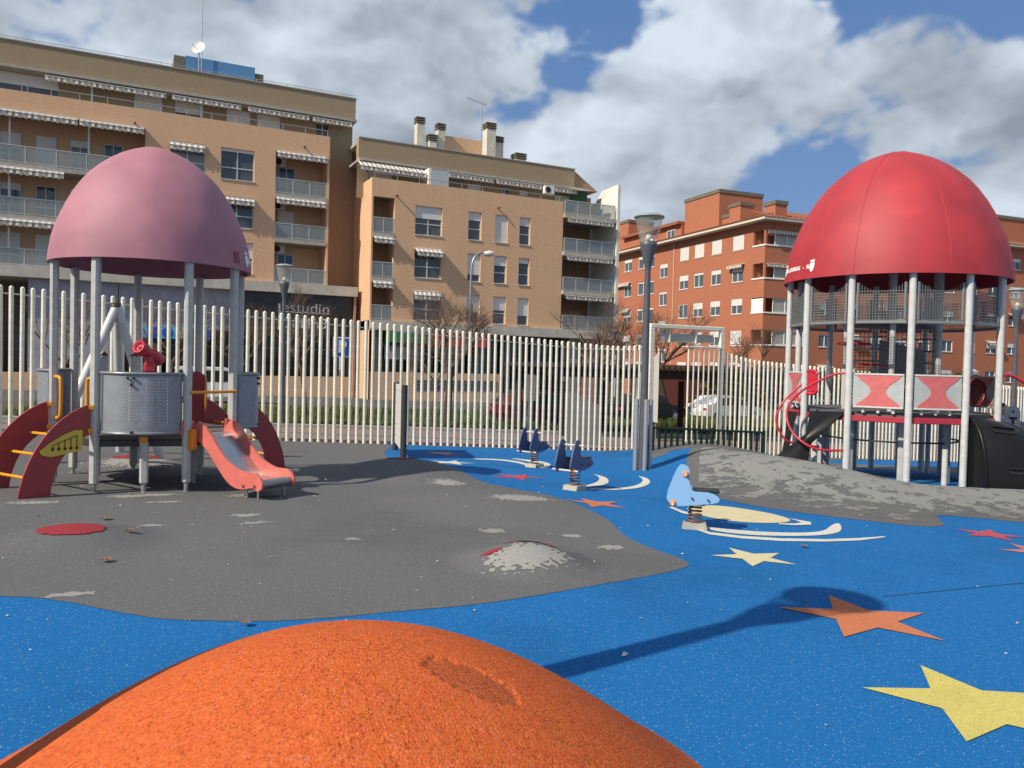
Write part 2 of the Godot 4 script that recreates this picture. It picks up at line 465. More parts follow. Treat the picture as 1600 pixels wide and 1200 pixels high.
	for j in cells + 1:
		for i in cells + 1:
			var x := mc.x - R - 0.03 + (2 * R + 0.06) * i / cells; var z := mc.y - R - 0.03 + (2 * R + 0.06) * j / cells
			var q := Vector2(x, z).distance_squared_to(mc) / (R * R)
			var y := land(x, z) - 0.01
			if q < 1.0: y += 0.655 * pow(1.0 - q, 1.22)
			var e := Vector2(x, z) - torn
			e = e.rotated(-0.66)
			var t := 1.0 - Vector2(e.x / 0.175, e.y / 0.095).length() + 0.22 * nz2.get_noise_2d(x * 180.0, z * 180.0)
			var g := 1.0 + 0.10 * nz.get_noise_2d(x * 25.0, z * 25.0) + 0.08 * nz2.get_noise_2d(x * 120.0, z * 120.0)
			if t > 0.0:
				y -= 0.009 * minf(1.0, t * 40.0)
				mb.col = Color(0.72, 0.80, 1.5) * g
			else:
				mb.col = Color(g, g * (1.0 + 0.15 * nz2.get_noise_2d(x * 60.0, z * 60.0)), g)
			mb.vert(Vector3(x, y, z), Vector3.UP)
	for j in cells + 1:
		for i in cells + 1:
			var k := j * (cells + 1) + i
			var a := mb.v[j * (cells + 1) + max(i - 1, 0)]; var b := mb.v[j * (cells + 1) + min(i + 1, cells)]
			var c := mb.v[max(j - 1, 0) * (cells + 1) + i]; var d := mb.v[min(j + 1, cells) * (cells + 1) + i]
			mb.n[k] = (d - c).cross(b - a).normalized()
	for j in cells:
		for i in cells:
			var k := j * (cells + 1) + i
			mb.face(k, k + 1, k + cells + 2, Vector3.UP); mb.face(k, k + cells + 2, k + cells + 1, Vector3.UP)
	o = part(self, "orange_mound", mb, M.orange); structure(o)
	# pale crumbs of coating scattered over the floor
	mb = MB.new()
	for k in 420:
		var x := rng.randf_range(-2.5, 10.0); var z := rng.randf_range(-13.5, -2.0)
		var s := rng.randf_range(0.004, 0.013) * (1.0 + 1.6 * float(rng.randf() > 0.93))
		if Vector2(x, z).distance_to(mc) < R + 0.05: continue
		if rng.randf() > 0.62 and x > 5.0: continue
		var a := rng.randf() * TAU
		var p := at_land(x, z, 0.009)
		var u := Vector3(cos(a), 0, sin(a)) * s; var w := Vector3(-sin(a), 0, cos(a)) * s * rng.randf_range(0.3, 1.0)
		mb.tri(p - u, p + w, p + u * 0.7 - w, Vector3.UP)
		mb.quad(p - u, p + w + Vector3(0, s * 0.5, 0), p + u, p - w, Vector3.UP)
	o = part(self, "coating_crumbs", mb, M.crumb); o.set_meta("kind", "stuff"); tag(o, "pale crumbs of worn coating scattered over the floor", "crumbs")
	# street side
	var pv := func(_x: float, _z: float) -> float: return 1.0
	o = part(self, "pavement", sheet(pv, -30.0, 110.0, -25.2, -18.12, 0.8, 0.0, 0.10), M.pave); structure(o)
	mb = MB.new()
	for k in 70:
		var x := -28.0 + k * 2.0
		mb.beam(at_land(x, -25.3, 0.03), at_land(x + 1.985, -25.3, 0.03), 0.18, 0.16, 0.01)
	o = part(self, "kerb", mb, M.concrete); structure(o)
	o = part(self, "soil_strip", sheet(pv, -30.0, 110.0, -43.2, -25.4, 0.9, 0.0, 0.3), M.soil); structure(o)
	o = part(self, "road", sheet(pv, -60.0, 160.0, -100.0, -43.2, 1.6, -0.01, 0.1), M.road); structure(o)
	mb = MB.new()
	mb.bx(-400, 500, -6.2, -6.0, -600, 60)
	o = part(self, "ground", mb, M.soil); structure(o)
	# grass tufts
	var gm := MultiMesh.new()
	gm.transform_format = MultiMesh.TRANSFORM_3D
	var tuft := MB.new()
	for k in 9:
		var a := TAU * k / 9.0 + 0.3; var l := 0.10 + 0.05 * (k % 3)
		var b := Vector3(cos(a), 0, sin(a)) * 0.05
		var s := Vector3(-sin(a), 0, cos(a)) * 0.014
		tuft.tri(b * 0.4 - s, b * 0.4 + s, b * 2.0 + Vector3(0, l, 0), Vector3(cos(a), 0.6, sin(a)))
	gm.mesh = tuft.mesh(); gm.instance_count = 9000
	for k in 9000:
		var x := rng.randf_range(-3.0, 34.0); var z := rng.randf_range(-39.0, -27.5)
		gm.set_instance_transform(k, Transform3D(Basis(Vector3.UP, rng.randf() * TAU).scaled(Vector3.ONE * rng.randf_range(0.8, 2.2)), at_land(x, z)))
	var mm := MultiMeshInstance3D.new()
	mm.name = "grass"; mm.multimesh = gm; mm.material_override = M.grass
	mm.set_meta("kind", "stuff"); tag(mm, "strip of short grass beyond the fence", "grass")
	add_child(mm, true)

# ---------------------------------------------------------------- fence, gate, lamps
func fence_run(f: Node3D, x0: float, x1: float, z: float):
	var bar := MB.new()
	bar.lathe([Vector2(0.041, -0.05), Vector2(0.041, 2.79), Vector2(0.035, 2.815), Vector2(0.018, 2.83), Vector2(0.0, 2.834)], 10)
	var bm := bar.mesh()
	var x := x0
	while x <= x1:
		var o := put(f, "bar", bm, M.fence)
		o.position = Vector3(x, land(x, z), z)
		o.rotation = Vector3(rng.randf_range(-0.004, 0.004), rng.randf() * TAU, rng.randf_range(-0.003, 0.003))
		x += 0.175
	for h in [0.18, 2.68]:
		var mb := MB.new()
		var pts := []
		var k := 0.0
		while k <= 1.0001:
			var xx := lerpf(x0, x1, k)
			pts.append(Vector3(xx, land(xx, z) + h, z - 0.045)); k += 0.1
		mb.tube(pts, 0.016, 6)
		part(f, "rail", mb, M.fence)

func lamp_post(at: Vector3, hgt: float, label: String, guard := true, fat := 1.0):
	var t := thing("lamp_post", label, "street lamp", at, 0.0, "lamp posts with glass bowls")
	var k := hgt / 4.6
	var mb := MB.new()
	mb.tube([Vector3(0, -0.1, 0), Vector3(0, 1.3 * k, 0), Vector3(0, 3.62 * k, 0)], [0.085, 0.07, 0.052], 14)
	part(t, "pole", mb, M.lampgrey)
	mb = MB.new()
	mb.lathe([Vector2(0.055, 3.6 * k), Vector2(0.06, 3.66 * k), Vector2(0.15, 4.02 * k), Vector2(0.155, 4.10 * k), Vector2(0.09, 4.12 * k), Vector2(0.0, 4.12 * k)], 18)
	part(t, "socket", mb, M.lampgrey)
	mb = MB.new()
	mb.lathe([Vector2(0.14, 4.10 * k), Vector2(0.19, 4.25 * k), Vector2(0.245, 4.53 * k)], 22)
	part(t, "glass_bowl", mb, M.bowl)
	mb = MB.new()
	mb.lathe([Vector2(0.0, 4.53 * k), Vector2(0.27, 4.53 * k), Vector2(0.275, 4.555 * k), Vector2(0.22, 4.59 * k), Vector2(0.1, 4.61 * k), Vector2(0.0, 4.615 * k)], 22)
	part(t, "cap", mb, M.lampcap)
	mb = MB.new()
	mb.lathe([Vector2(0.0, 4.12 * k), Vector2(0.045, 4.13 * k), Vector2(0.06, 4.18 * k), Vector2(0.04, 4.23 * k), Vector2(0.0, 4.24 * k)], 12)
	part(t, "bulb", mb, M.bulbwhite)
	for c in t.get_children(): c.scale = Vector3(fat, 1, fat) if not c.name.begins_with("pole") else Vector3(1.0 + (fat - 1.0) * 2.2, 1, 1.0 + (fat - 1.0) * 2.2)
	if guard:
		for a in [0.3, 1.87, 3.44, 5.0]:
			mb = MB.new()
			var p := Vector3(cos(a), 0, sin(a)) * 0.135
			mb.tube([p + Vector3(0, -0.05, 0), p + Vector3(0, 1.28, 0)], 0.042, 10)
			mb.tube([p + Vector3(0, 1.15, 0), Vector3(0, 1.15, 0)], 0.015, 6)
			part(t, "guard_tube", mb, M.guard)

func build_fence():
	var f := thing("bar_fence", "long cream fence of round bars left of the gate", "fence", Vector3.ZERO, 0, "cream bar fences")
	fence_run(f, -7.9, 13.12, -18.2)
	f = thing("bar_fence", "cream fence of round bars right of the gate, behind the red tower", "fence", Vector3.ZERO, 0, "cream bar fences")
	fence_run(f, 16.02, 32.5, -18.2)
	var g := thing("gate", "cream gate with a tall frame and a half open barred leaf", "gate", at_land(13.3, -18.2))
	var w := 2.48
	for x in [0.0, w]:
		var mb := MB.new()
		mb.bx(x - 0.075, x + 0.075, -0.2, 3.28, -0.06, 0.06, 0.015)
		part(g, "post", mb, M.fence)
	var mb2 := MB.new()
	mb2.bx(-0.06, w + 0.06, 3.282, 3.40, -0.06, 0.06, 0.015)
	part(g, "top_beam", mb2, M.fence)
	mb2 = MB.new()
	mb2.bx(0.3, 0.45, 2.92, 3.16, -0.03, 0.0); mb2.bx(0.3, 2.2, 2.92, 3.16, -0.05, -0.031)
	part(g, "sign_board", mb2, M.signboard)
	for x in [0.62, 1.55]:
		mb2 = MB.new(); mb2.bx(x - 0.02, x + 0.02, 2.9, 3.28, -0.03, 0.02)
		part(g, "sign_bracket", mb2, M.fence)
	# leaf turned a little inwards on the right post
	var bs := Basis(Vector3.UP, 0.10)
	var o := Vector3(w - 0.1, 0, 0.05)
	for k in 7:
		var mb := MB.new()
		var p: Vector3 = o + bs * Vector3(-0.02 - k * 0.2, 0, 0)
		mb.box(p + Vector3(0, 1.42, 0), Vector3(0.05, 2.66, 0.05), bs, 0.012)
		part(g, "leaf_bar", mb, M.fence)
	for y in [0.12, 2.79]:
		var mb := MB.new()
		mb.box(o + bs * Vector3(-0.62, y, 0), Vector3(1.36, 0.05, 0.055), bs, 0.01)
		part(g, "leaf_rail", mb, M.fence)
	# low dark green guard fence in front of the gate
	var q := thing("guard_fence", "low dark green picket fence in front of the cream gate", "fence", Vector3.ZERO)
	var z := -17.25
	for k in 20:
		var x := 12.75 + k * 0.2
		var mb := MB.new()
		mb.bx(x - 0.045, x + 0.045, land(x, z) - 0.3, 0.05 - 0.05 * (x - 12.65), z - 0.012, z + 0.012, 0.006)
		part(q, "picket", mb, M.darkgreen)
	for x in [12.62, 14.7, 16.62]:
		var mb := MB.new()
		mb.tube([Vector3(x, land(x, z) - 0.3, z), Vector3(x, 0.14 - 0.05 * (x - 12.65), z)], 0.04, 10)
		part(q, "post", mb, M.darkgreen)
	var mr := MB.new()
	mr.beam(Vector3(12.62, 0.08, z), Vector3(16.62, -0.12, z), 0.06, 0.06, 0.01)
	part(q, "top_rail", mr, M.darkgreen)
	lamp_post(at_land(8.63, -11.98), 4.62, "grey lamp post with four guard tubes between the dark riders and the gate")
	lamp_post(at_land(4.67, -25.3), 5.0, "grey lamp post standing beyond the fence right of the pink tower", false)
	lamp_post(at_land(24.1, -14.82), 5.35, "grey lamp post at the right edge behind the red tower", false)
	lamp_post(at_land(-1.12, -3.12), 5.22, "stout lamp post beside the orange mound that throws the long shadow", true, 1.35)
	# upright wooden board between two posts
	var b := thing("climbing_board", "weathered wooden board held between two dark posts", "board", at_land(5.05, -14.84))
	var e := Vector3(0.46, 0, -1.91)
	for p in [Vector3.ZERO, e]:
		var mb := MB.new()
		mb.tube([p + Vector3(0, -0.2, 0), p + Vector3(0, 1.42, 0)], 0.062, 14)
		part(b, "post", mb, M.darkpost)
	var dir := e.normalized()
	for k in 9:
		var mb := MB.new()
		var y := 0.12 + k * 0.142
		mb.box(e * 0.5 + Vector3(0, y + 0.068, 0), Vector3(0.035, 0.138, e.length() - 0.13), Basis(Vector3.UP.cross(dir), Vector3.UP, dir), 0.006)
		part(b, "plank", mb, M.oldwood)
	for k in 5:
		for s in [0.14, 0.86]:
			var mb := MB.new()
			var p: Vector3 = e * s + Vector3(0, 0.3 + k * 0.24, 0)
			var nn := Vector3.UP.cross(dir)
			mb.tube([p - nn * 0.025, p + nn * 0.025], 0.014, 6)
			part(b, "bolt", mb, M.black)

# ---------------------------------------------------------------- towers
const DOME := [[1.0, 0.0], [0.99, 0.08], [0.966, 0.2], [0.93, 0.30], [0.885, 0.39], [0.835, 0.48], [0.775, 0.57], [0.705, 0.655], [0.63, 0.73], [0.545, 0.795], [0.45, 0.855], [0.345, 0.91], [0.24, 0.95], [0.13, 0.983], [0.05, 0.998], [0.0, 1.0]]

func dome_shape(r: float, h: float, y: float) -> Array:
	var p := []
	for q in DOME: p.append(Vector2(q[0] * r, y + q[1] * h))
	return p

func dome(t: Node3D, r: float, h: float, y: float, m: Material, seam: Material, seams: int, turn: float) -> MeshInstance3D:
	var mb := MB.new()
	mb.lathe(dome_shape(r, h, y), 72)
	mb.lathe([Vector2(r, y), Vector2(r - 0.03, y - 0.002)], 72)
	var d := part(t, "dome", mb, m)
	mb = MB.new()
	mb.lathe(dome_shape(r - 0.03, h - 0.03, y), 72, Transform3D(), true)
	part(d, "lining", mb, seam)
	for k in seams:
		var a := turn + TAU * k / seams
		mb = MB.new()
		var pts := []
		for q in dome_shape(r + 0.001, h + 0.001, y):
			pts.append(Vector3(q.x * cos(a), q.y, q.x * sin(a)))
		mb.tube(pts, 0.007, 5)
		part(d, "seam", mb, M.redseam)
	return d

func dome_print(d: Node3D, r: float, y: float, a0: float, step: float, size: float, words: String, m: Material):
	# letters set one by one round the dome's lower edge, a small shield at both ends
	var font := SystemFont.new()
	font.font_names = PackedStringArray(["Droid Sans"]); font.font_weight = 700
	var a := a0
	for k in words.length():
		if words[k] != " ":
			var tm := TextMesh.new()
			tm.text = words[k]; tm.font = font; tm.font_size = 64; tm.pixel_size = size / 64.0; tm.depth = 0.004
			var out := Vector3(cos(a), 0.14, sin(a)).normalized()
			var right := Vector3(sin(a), 0, -cos(a))
			put(d, "letter", tm, m, Transform3D(Basis(right, out.cross(right), out), Vector3(cos(a) * (r - 0.012), y, sin(a) * (r - 0.012)) + out * 0.008))
		a -= step
	for e in [a0 + step * 1.4, a + step * 0.2]:
		var out := Vector3(cos(e), 0.14, sin(e)).normalized()
		var right := Vector3(sin(e), 0, -cos(e))
		var xf := Transform3D(Basis(right, out.cross(right), out), Vector3(cos(e) * (r - 0.012), y, sin(e) * (r - 0.012)) + out * 0.008)
		var s := size * 1.3
		var mb := MB.new()
		mb.prism(PackedVector2Array([Vector2(-0.4, 0.45) * s, Vector2(-0.4, -0.2) * s, Vector2(-0.25, -0.55) * s, Vector2(0, -0.75) * s, Vector2(0.25, -0.55) * s, Vector2(0.4, -0.2) * s, Vector2(0.4, 0.45) * s]), 0.006, xf)
		mb.prism(PackedVector2Array([Vector2(-0.36, 0.55) * s, Vector2(0.36, 0.55) * s, Vector2(0.4, 0.85) * s, Vector2(0.15, 0.75) * s, Vector2(0, 0.95) * s, Vector2(-0.15, 0.75) * s, Vector2(-0.4, 0.85) * s]), 0.006, xf)
		part(d, "shield_print", mb, m)

func holed(fn: Callable, nu: int, nv: int, u0: float, u1: float) -> MB:
	# a sheet of metal with a square hole in each cell between u0 and u1
	var mb := MB.new()
	for j in nv:
		for i in nu:
			var a := float(i) / nu; var b := float(i + 1) / nu; var c := float(j) / nv; var d := float(j + 1) / nv
			var m: Vector3 = fn.call((a + b) / 2, (c + d) / 2)
			var out := Vector3(m.x, 0, m.z)
			var p := [fn.call(a, c), fn.call(b, c), fn.call(b, d), fn.call(a, d)]
			if a >= u0 and b <= u1 and j > 0 and j < nv - 1:
				var h := []
				for q in p: h.append(m.lerp(q, 0.24))
				for s in 4: mb.quad(p[s], p[(s + 1) % 4], h[(s + 1) % 4], h[s], out)
			else:
				mb.quad(p[0], p[1], p[2], p[3], out)
	return mb

func v8(k: int, r := 1.15) -> Vector3:
	var a := deg_to_rad([35.0, 72.0, 125.0, 170.0, 215.0, 262.0, 305.0, 350.0][k % 8])
	return Vector3(cos(a) * r, 0, sin(a) * r)

func curve(pts: Array, per := 6) -> Array:
	var o := []
	for i in pts.size() - 1:
		var a: Vector3 = pts[max(i - 1, 0)]; var b: Vector3 = pts[i]; var c: Vector3 = pts[i + 1]; var d: Vector3 = pts[min(i + 2, pts.size() - 1)]
		for k in per: o.append(b.cubic_interpolate(c, a, d, float(k) / per))
	o.append(pts[-1])
	return o

func climb_side(t: Node3D, pa: Vector3, pb: Vector3, out: Vector3, plaque: bool):
	# two curved side plates with yellow rungs between them
	var shape := PackedVector2Array()
	for k in 11:
		var s := k / 10.0
		shape.append(Vector2(0.03, 1.06).bezier_interpolate(Vector2(0.42, 0.96), Vector2(0.80, 0.55), Vector2(0.86, -0.06), s))
	for k in 9:
		var s := k / 8.0
		shape.append(Vector2(0.50, -0.06).bezier_interpolate(Vector2(0.48, 0.36), Vector2(0.30, 0.60), Vector2(0.03, 0.70), s))
	for p in [pa, pb]:
		var mb := MB.new()
		mb.prism(shape, 0.022, Transform3D(Basis(out, Vector3.UP, out.cross(Vector3.UP)), p + out * 0.03))
		var pl := part(t, "climbing_plate", mb, M.arch)
		if p == pa and plaque:
			mb = MB.new()
			var side: Vector3 = out.cross(Vector3.UP)
			if side.z < 0.0: side = -side
			var xf := Transform3D(Basis(out, Vector3.UP, out.cross(Vector3.UP)), p + out * 0.03 + side * 0.02)
			mb.prism(PackedVector2Array([Vector2(0.13, 0.76), Vector2(0.13, 0.52), Vector2(0.5, 0.47), Vector2(0.6, 0.50), Vector2(0.62, 0.54), Vector2(0.52, 0.62), Vector2(0.34, 0.72), Vector2(0.22, 0.76)]), 0.016, xf)
			part(pl, "play_plaque", mb, M.plaque)
			mb = MB.new()
			xf.origin += side * 0.011
			for k in 5:
				var x := 0.20 + k * 0.07
				mb.prism(PackedVector2Array([Vector2(x - 0.018, 0.55), Vector2(x, 0.535), Vector2(x + 0.018, 0.55), Vector2(x + 0.014, 0.57), Vector2(x - 0.014, 0.57)]), 0.005, xf)
				mb.prism(PackedVector2Array([Vector2(x - 0.004, 0.57), Vector2(x + 0.004, 0.57), Vector2(x + 0.004, 0.70 - k * 0.024), Vector2(x - 0.004, 0.70 - k * 0.024)]), 0.005, xf)
				if k < 4: mb.prism(PackedVector2Array([Vector2(x, 0.696 - k * 0.024), Vector2(x, 0.703 - k * 0.024), Vector2(x + 0.07, 0.679 - k * 0.024), Vector2(x + 0.07, 0.672 - k * 0.024)]), 0.005, xf)
			part(pl, "plaque_print", mb, M.black)
	for q in [Vector2(0.66, 0.22), Vector2(0.50, 0.47), Vector2(0.28, 0.68)]:
		var mb := MB.new()
		mb.tube([pa + out * q.x + Vector3(0, q.y, 0), pb + out * q.x + Vector3(0, q.y, 0)], 0.019, 8)
		part(t, "rung", mb, M.yellow)
	for p in [pa, pb]:
		var mb := MB.new()
		var inn: Vector3 = ((pa + pb) / 2 - p).normalized()
		mb.tube(curve([p + inn * 0.03 + Vector3(0, 1.36, 0), p + inn * 0.13 + Vector3(0, 1.355, 0), p + inn * 0.16 + Vector3(0, 1.28, 0), p + inn * 0.16 + Vector3(0, 0.95, 0), p + inn * 0.13 + Vector3(0, 0.86, 0), p + inn * 0.03 + Vector3(0, 0.85, 0)], 4), 0.022, 8)
		part(t, "handle", mb, M.yellow)
		mb = MB.new()
		for y in [0.74, 1.02]: mb.box(p + out * 0.045 + Vector3(0, y, 0), Vector3(0.07, 0.06, 0.07), Basis(), 0.01)
		part(t, "clamp", mb, M.yellow)

func build_small_tower():
	var at := at_land(0.463, -11.72)
	at.y = -0.005
	var t := thing("play_tower", "low play tower under a faded pink dome, with slide and climbing plates", "play tower", at)
	var mb: MB
	for k in 8:
		mb = MB.new()
		var p := v8(k)
		var a := atan2(p.x, p.z)
		mb.box(p + Vector3(0, 1.46, 0), Vector3(0.095, 2.74, 0.095), Basis(Vector3.UP, a), 0.022)
		var po := part(t, "post", mb, M.post)
		mb = MB.new()
		mb.tube([p + Vector3(0, -0.1, 0), p + Vector3(0, 0.1, 0)], 0.028, 8)
		part(po, "foot", mb, M.steel)
	mb = MB.new()
	var ring := PackedVector2Array()
	for k in 8: ring.append(Vector2(v8(k, 1.13).x, v8(k, 1.13).z))
	mb.prism(ring, 0.05, Transform3D(Basis(Vector3(1, 0, 0), Vector3(0, 0, 1), Vector3(0, -1, 0)), Vector3(0, 0.655, 0)))
	var dk := part(t, "deck", mb, M.deck)
	mb = MB.new()
	for k in 8: mb.beam(v8(k, 1.1) + Vector3(0, 0.585, 0), v8(k + 1, 1.1) + Vector3(0, 0.585, 0), 0.05, 0.085, 0.01)
	part(dk, "edge_beam", mb, M.darksteel)
	for p in [Vector3(-0.12, 0, 1.02), Vector3(-0.65, 0, 0.2), Vector3(-0.2, 0, -0.8), Vector3(0.5, 0, 0.35), Vector3(0.65, 0, -0.45)]:
		mb = MB.new()
		mb.box(p + Vector3(0, 0.35, 0), Vector3(0.1, 0.52, 0.1), Basis(), 0.02)
		part(t, "support_post", mb, M.post)
		mb = MB.new(); mb.tube([p + Vector3(0, -0.1, 0), p + Vector3(0, 0.1, 0)], 0.03, 8)
		part(t, "support_foot", mb, M.steel)
	mb = MB.new()
	mb.box(Vector3(-0.13, 0.63, 1.07), Vector3(0.1, 0.075, 0.06), Basis(), 0.012)
	part(t, "clamp", mb, M.yellow)
	# bulging perforated guard panels on three sides
	for pr in [[1, 2], [3, 4], [7, 0]]:
		var a: Vector3 = v8(pr[0]); var b: Vector3 = v8(pr[1])
		var out := ((a + b) / 2).normalized()
		var e := (b - a).normalized() * 0.06
		var fn := func(u: float, w: float) -> Vector3:
			var s := u * 2.0 - 1.0
			return (a + e).lerp(b - e, u) + out * (0.02 + 0.27 * (1.0 - pow(absf(s), 2.6))) + Vector3(0, lerpf(0.73, 1.43, w), 0)
		var pn := part(t, "guard_panel", holed(fn, 40, 19, 0.15, 0.78), M.panel)
		for y in [0.725, 1.435]:
			mb = MB.new()
			var pts := []
			for k in 25:
				var q: Vector3 = fn.call(k / 24.0, 0.0)
				q.y = y
				pts.append(q)
			mb.tube(pts, 0.02, 8)
			part(pn, "rim_tube", mb, M.panelrim)
		for s in [0.04, 0.96]:
			mb = MB.new()
			mb.beam(fn.call(s, 0.0), fn.call(s, 1.0), 0.03, 0.03)
			part(pn, "side_bar", mb, M.panelrim)
		mb = MB.new()
		for q in [[0.56, 0.93], [0.63, 0.93], [0.59, 0.82], [0.58, 0.02]]:
			var p: Vector3 = fn.call(q[0], q[1])
			mb.tube([p - out * 0.01, p + out * 0.03], 0.016, 8)
		part(pn, "bolt", mb, M.black)
	# telescope on the front panel
	var tel := MB.new()
	var o := Vector3(-0.08, 1.47, 1.22)
	tel.box(o + Vector3(0, 0.04, 0), Vector3(0.13, 0.12, 0.12), Basis(), 0.02)
	tel.lathe([Vector2(0.05, 0.0), Vector2(0.05, 0.08), Vector2(0.035, 0.12)], 14, Transform3D(Basis(), o + Vector3(0, 0.07, 0)))
	var ax := Vector3(-0.62, 0.42, 0.66).normalized()
	var sx := ax.cross(Vector3.UP).normalized()
	var xf := Transform3D(Basis(sx, ax, sx.cross(ax)), o + Vector3(0.0, 0.2, -0.02))
	tel.lathe([Vector2(0.0, -0.2), Vector2(0.06, -0.2), Vector2(0.085, -0.16), Vector2(0.085, -0.02), Vector2(0.068, 0.0), Vector2(0.068, 0.1), Vector2(0.088, 0.11), Vector2(0.088, 0.2), Vector2(0.06, 0.2), Vector2(0.05, 0.17), Vector2(0.02, 0.17), Vector2(0.02, 0.19), Vector2(0.0, 0.19)], 20, xf)
	part(t, "telescope", tel, M.redplastic)
	# slide on the right front side
	var pa := v8(0); var pb := v8(1)
	var out2 := ((pa + pb) / 2).normalized()
	var side := (pa - pb).normalized()
	var org := (pa + pb) / 2 - out2 * 0.03
	var bed := [Vector2(0.0, 0.69), Vector2(0.10, 0.69), Vector2(0.22, 0.655), Vector2(0.36, 0.55), Vector2(0.54, 0.37), Vector2(0.70, 0.235), Vector2(0.84, 0.175), Vector2(0.98, 0.165), Vector2(1.13, 0.19), Vector2(1.22, 0.195)]
	var bedc := []
	for q in bed: bedc.append(Vector3(q.x * 0.9, q.y, 0))
	bedc = curve(bedc, 5)
	mb = MB.new()
	var half := 0.25
	var fb := func(u: float, w: float) -> Vector3:
		var q: Vector3 = bedc[int(round(u * (bedc.size() - 1)))]
		return org + out2 * q.x + Vector3(0, q.y, 0) + side * lerpf(-half, half, w)
	mb.grid(fb, bedc.size() - 1, 6)
	var sl := part(t, "slide", mb, M.slidesteel)
	for s in [-1.0, 1.0]:
		var poly := PackedVector2Array()
		for q in bedc:
			var up := 0.05 + 0.12 * sstep(0.0, 0.14, q.x) * (1.0 - 0.65 * sstep(0.68, 1.08, q.x))
			poly.append(Vector2(q.x, q.y + up))
		poly.append(Vector2(1.17, 0.235)); poly.append(Vector2(1.205, 0.18)); poly.append(Vector2(1.19, 0.11)); poly.append(Vector2(1.13, 0.07))
		for k in range(bedc.size() - 4, -1, -1):
			var q: Vector3 = bedc[k]
			poly.append(Vector2(minf(q.x, 1.08), q.y - 0.085))
		mb = MB.new()
		mb.prism(poly, 0.03, Transform3D(Basis(out2, Vector3.UP, out2.cross(Vector3.UP)), org + side * s * (half + 0.016)))
		part(sl, "side_wall", mb, M.salmon)
		mb = MB.new()
		for q in [Vector2(0.9, 0.12), Vector2(1.08, 0.13)]:
			var p: Vector3 = org + out2 * q.x + side * s * (half + 0.03) + Vector3(0, q.y, 0)
			mb.tube([p, p + side * s * 0.012], 0.018, 8)
		part(sl, "bolt", mb, M.rust)
		for d in [0.9, 1.08]:
			mb = MB.new()
			var p: Vector3 = org + out2 * d + side * s * (half - 0.03)
			mb.tube([p + Vector3(0, -0.12, 0), p + Vector3(0, 0.12, 0)], 0.014, 6)
			part(sl, "foot", mb, M.steel)
		mb = MB.new()
		mb.box(org + out2 * 0.02 + side * s * (half + 0.10) + Vector3(0, 0.77, 0), Vector3(0.20, 0.17, 0.03), Basis(side, Vector3.UP, out2), 0.01)
		part(sl, "entry_cheek", mb, M.salmon)
	mb = MB.new()
	var re := org + out2 * 1.12 + Vector3(0, 0.145, 0)
	mb.tube([re - side * half, re + side * half], 0.055, 18)
	part(sl, "end_roller", mb, M.roller)
	mb = MB.new()
	mb.tube([pa + Vector3(0, 1.21, 0) + out2 * 0.06, pb + Vector3(0, 1.21, 0) + out2 * 0.06], 0.02, 8)
	part(t, "grab_bar", mb, M.yellow)
	mb = MB.new()
	mb.box(pb + Vector3(0.03, 0.63, 0.0) + out2 * 0.05, Vector3(0.09, 0.26, 0.09), Basis(side, Vector3.UP, out2), 0.012)
	part(t, "clamp", mb, M.orangeplastic)
	climb_side(t, v8(2), v8(3), ((v8(2) + v8(3)) / 2).normalized(), true)
	climb_side(t, v8(6), v8(7), ((v8(6) + v8(7)) / 2).normalized(), false)
	# short capped posts of the rear railing and a leaning tripod behind it
	for p in [Vector3(-0.58, 0, -0.75), Vector3(-0.2, 0, -0.9), Vector3(0.0, 0, -0.75), Vector3(0.48, 0, -0.4)]:
		mb = MB.new()
		mb.box(p + Vector3(0, 1.15, 0), Vector3(0.1, 0.95, 0.1), Basis(), 0.015)
		var rp := part(t, "railing_post", mb, M.post)
		mb = MB.new()
		var apex: Vector3 = p + Vector3(0, 1.70, 0)
		for k in 4:
			var c1: Vector3 = p + Vector3(0.062 * (1 if k in [0, 3] else -1), 1.63, 0.062 * (1 if k < 2 else -1))
			var k2: int = (k + 1) % 4
			var c2: Vector3 = p + Vector3(0.062 * (1 if k2 in [0, 3] else -1), 1.63, 0.062 * (1 if k2 < 2 else -1))
			mb.tri(c1, c2, apex, (c1 + c2) / 2 - p - Vector3(0, 1.6, 0))
		part(rp, "cap", mb, M.rust)
	mb = MB.new()
	mb.prism(PackedVector2Array([Vector2(-0.16, 0.72), Vector2(0.16, 0.72), Vector2(0.16, 1.40), Vector2(0, 1.46), Vector2(-0.16, 1.40)]), 0.02, Transform3D(Basis(Vector3.UP, 0.785), Vector3(0.55, 0, 0.0)))
	part(t, "inner_panel", mb, M.arch)
	var d := dome(t, 1.235, 1.60, 2.80, M.pinkdome, M.pinkdome, 0, 0.0)
	dome_print(d, 1.225, 2.95, 0.35, 0.055, 0.10, "ALCOBENDAS - N1", M.print)
	mb = MB.new()
	var so := Vector3(cos(0.68), 0.12, sin(0.68)).normalized()
	var sr := Vector3(sin(0.68), 0, -cos(0.68))
	mb.box(Vector3(cos(0.68) * 1.22, 2.95, sin(0.68) * 1.22) + so * 0.004, Vector3(0.11, 0.14, 0.006), Basis(sr, so.cross(sr), so))
	part(d, "sticker", mb, M.sticker)
	var pt := at_land(0.02, -14.2)
	var tr := thing("climbing_tripod", "leaning tripod of thick white tubes behind the pink tower", "climbing frame", pt)
	var top := Vector3(0.02, 2.42, 0)
	for e in [Vector3(-0.95, -0.1, 0.75), Vector3(0.7, -0.1, 0.15), Vector3(0.1, -0.1, -1.0)]:
		mb = MB.new()
		mb.tube([e, top], 0.07, 14)
		part(tr, "leg", mb, M.whitetube)
	mb = MB.new()
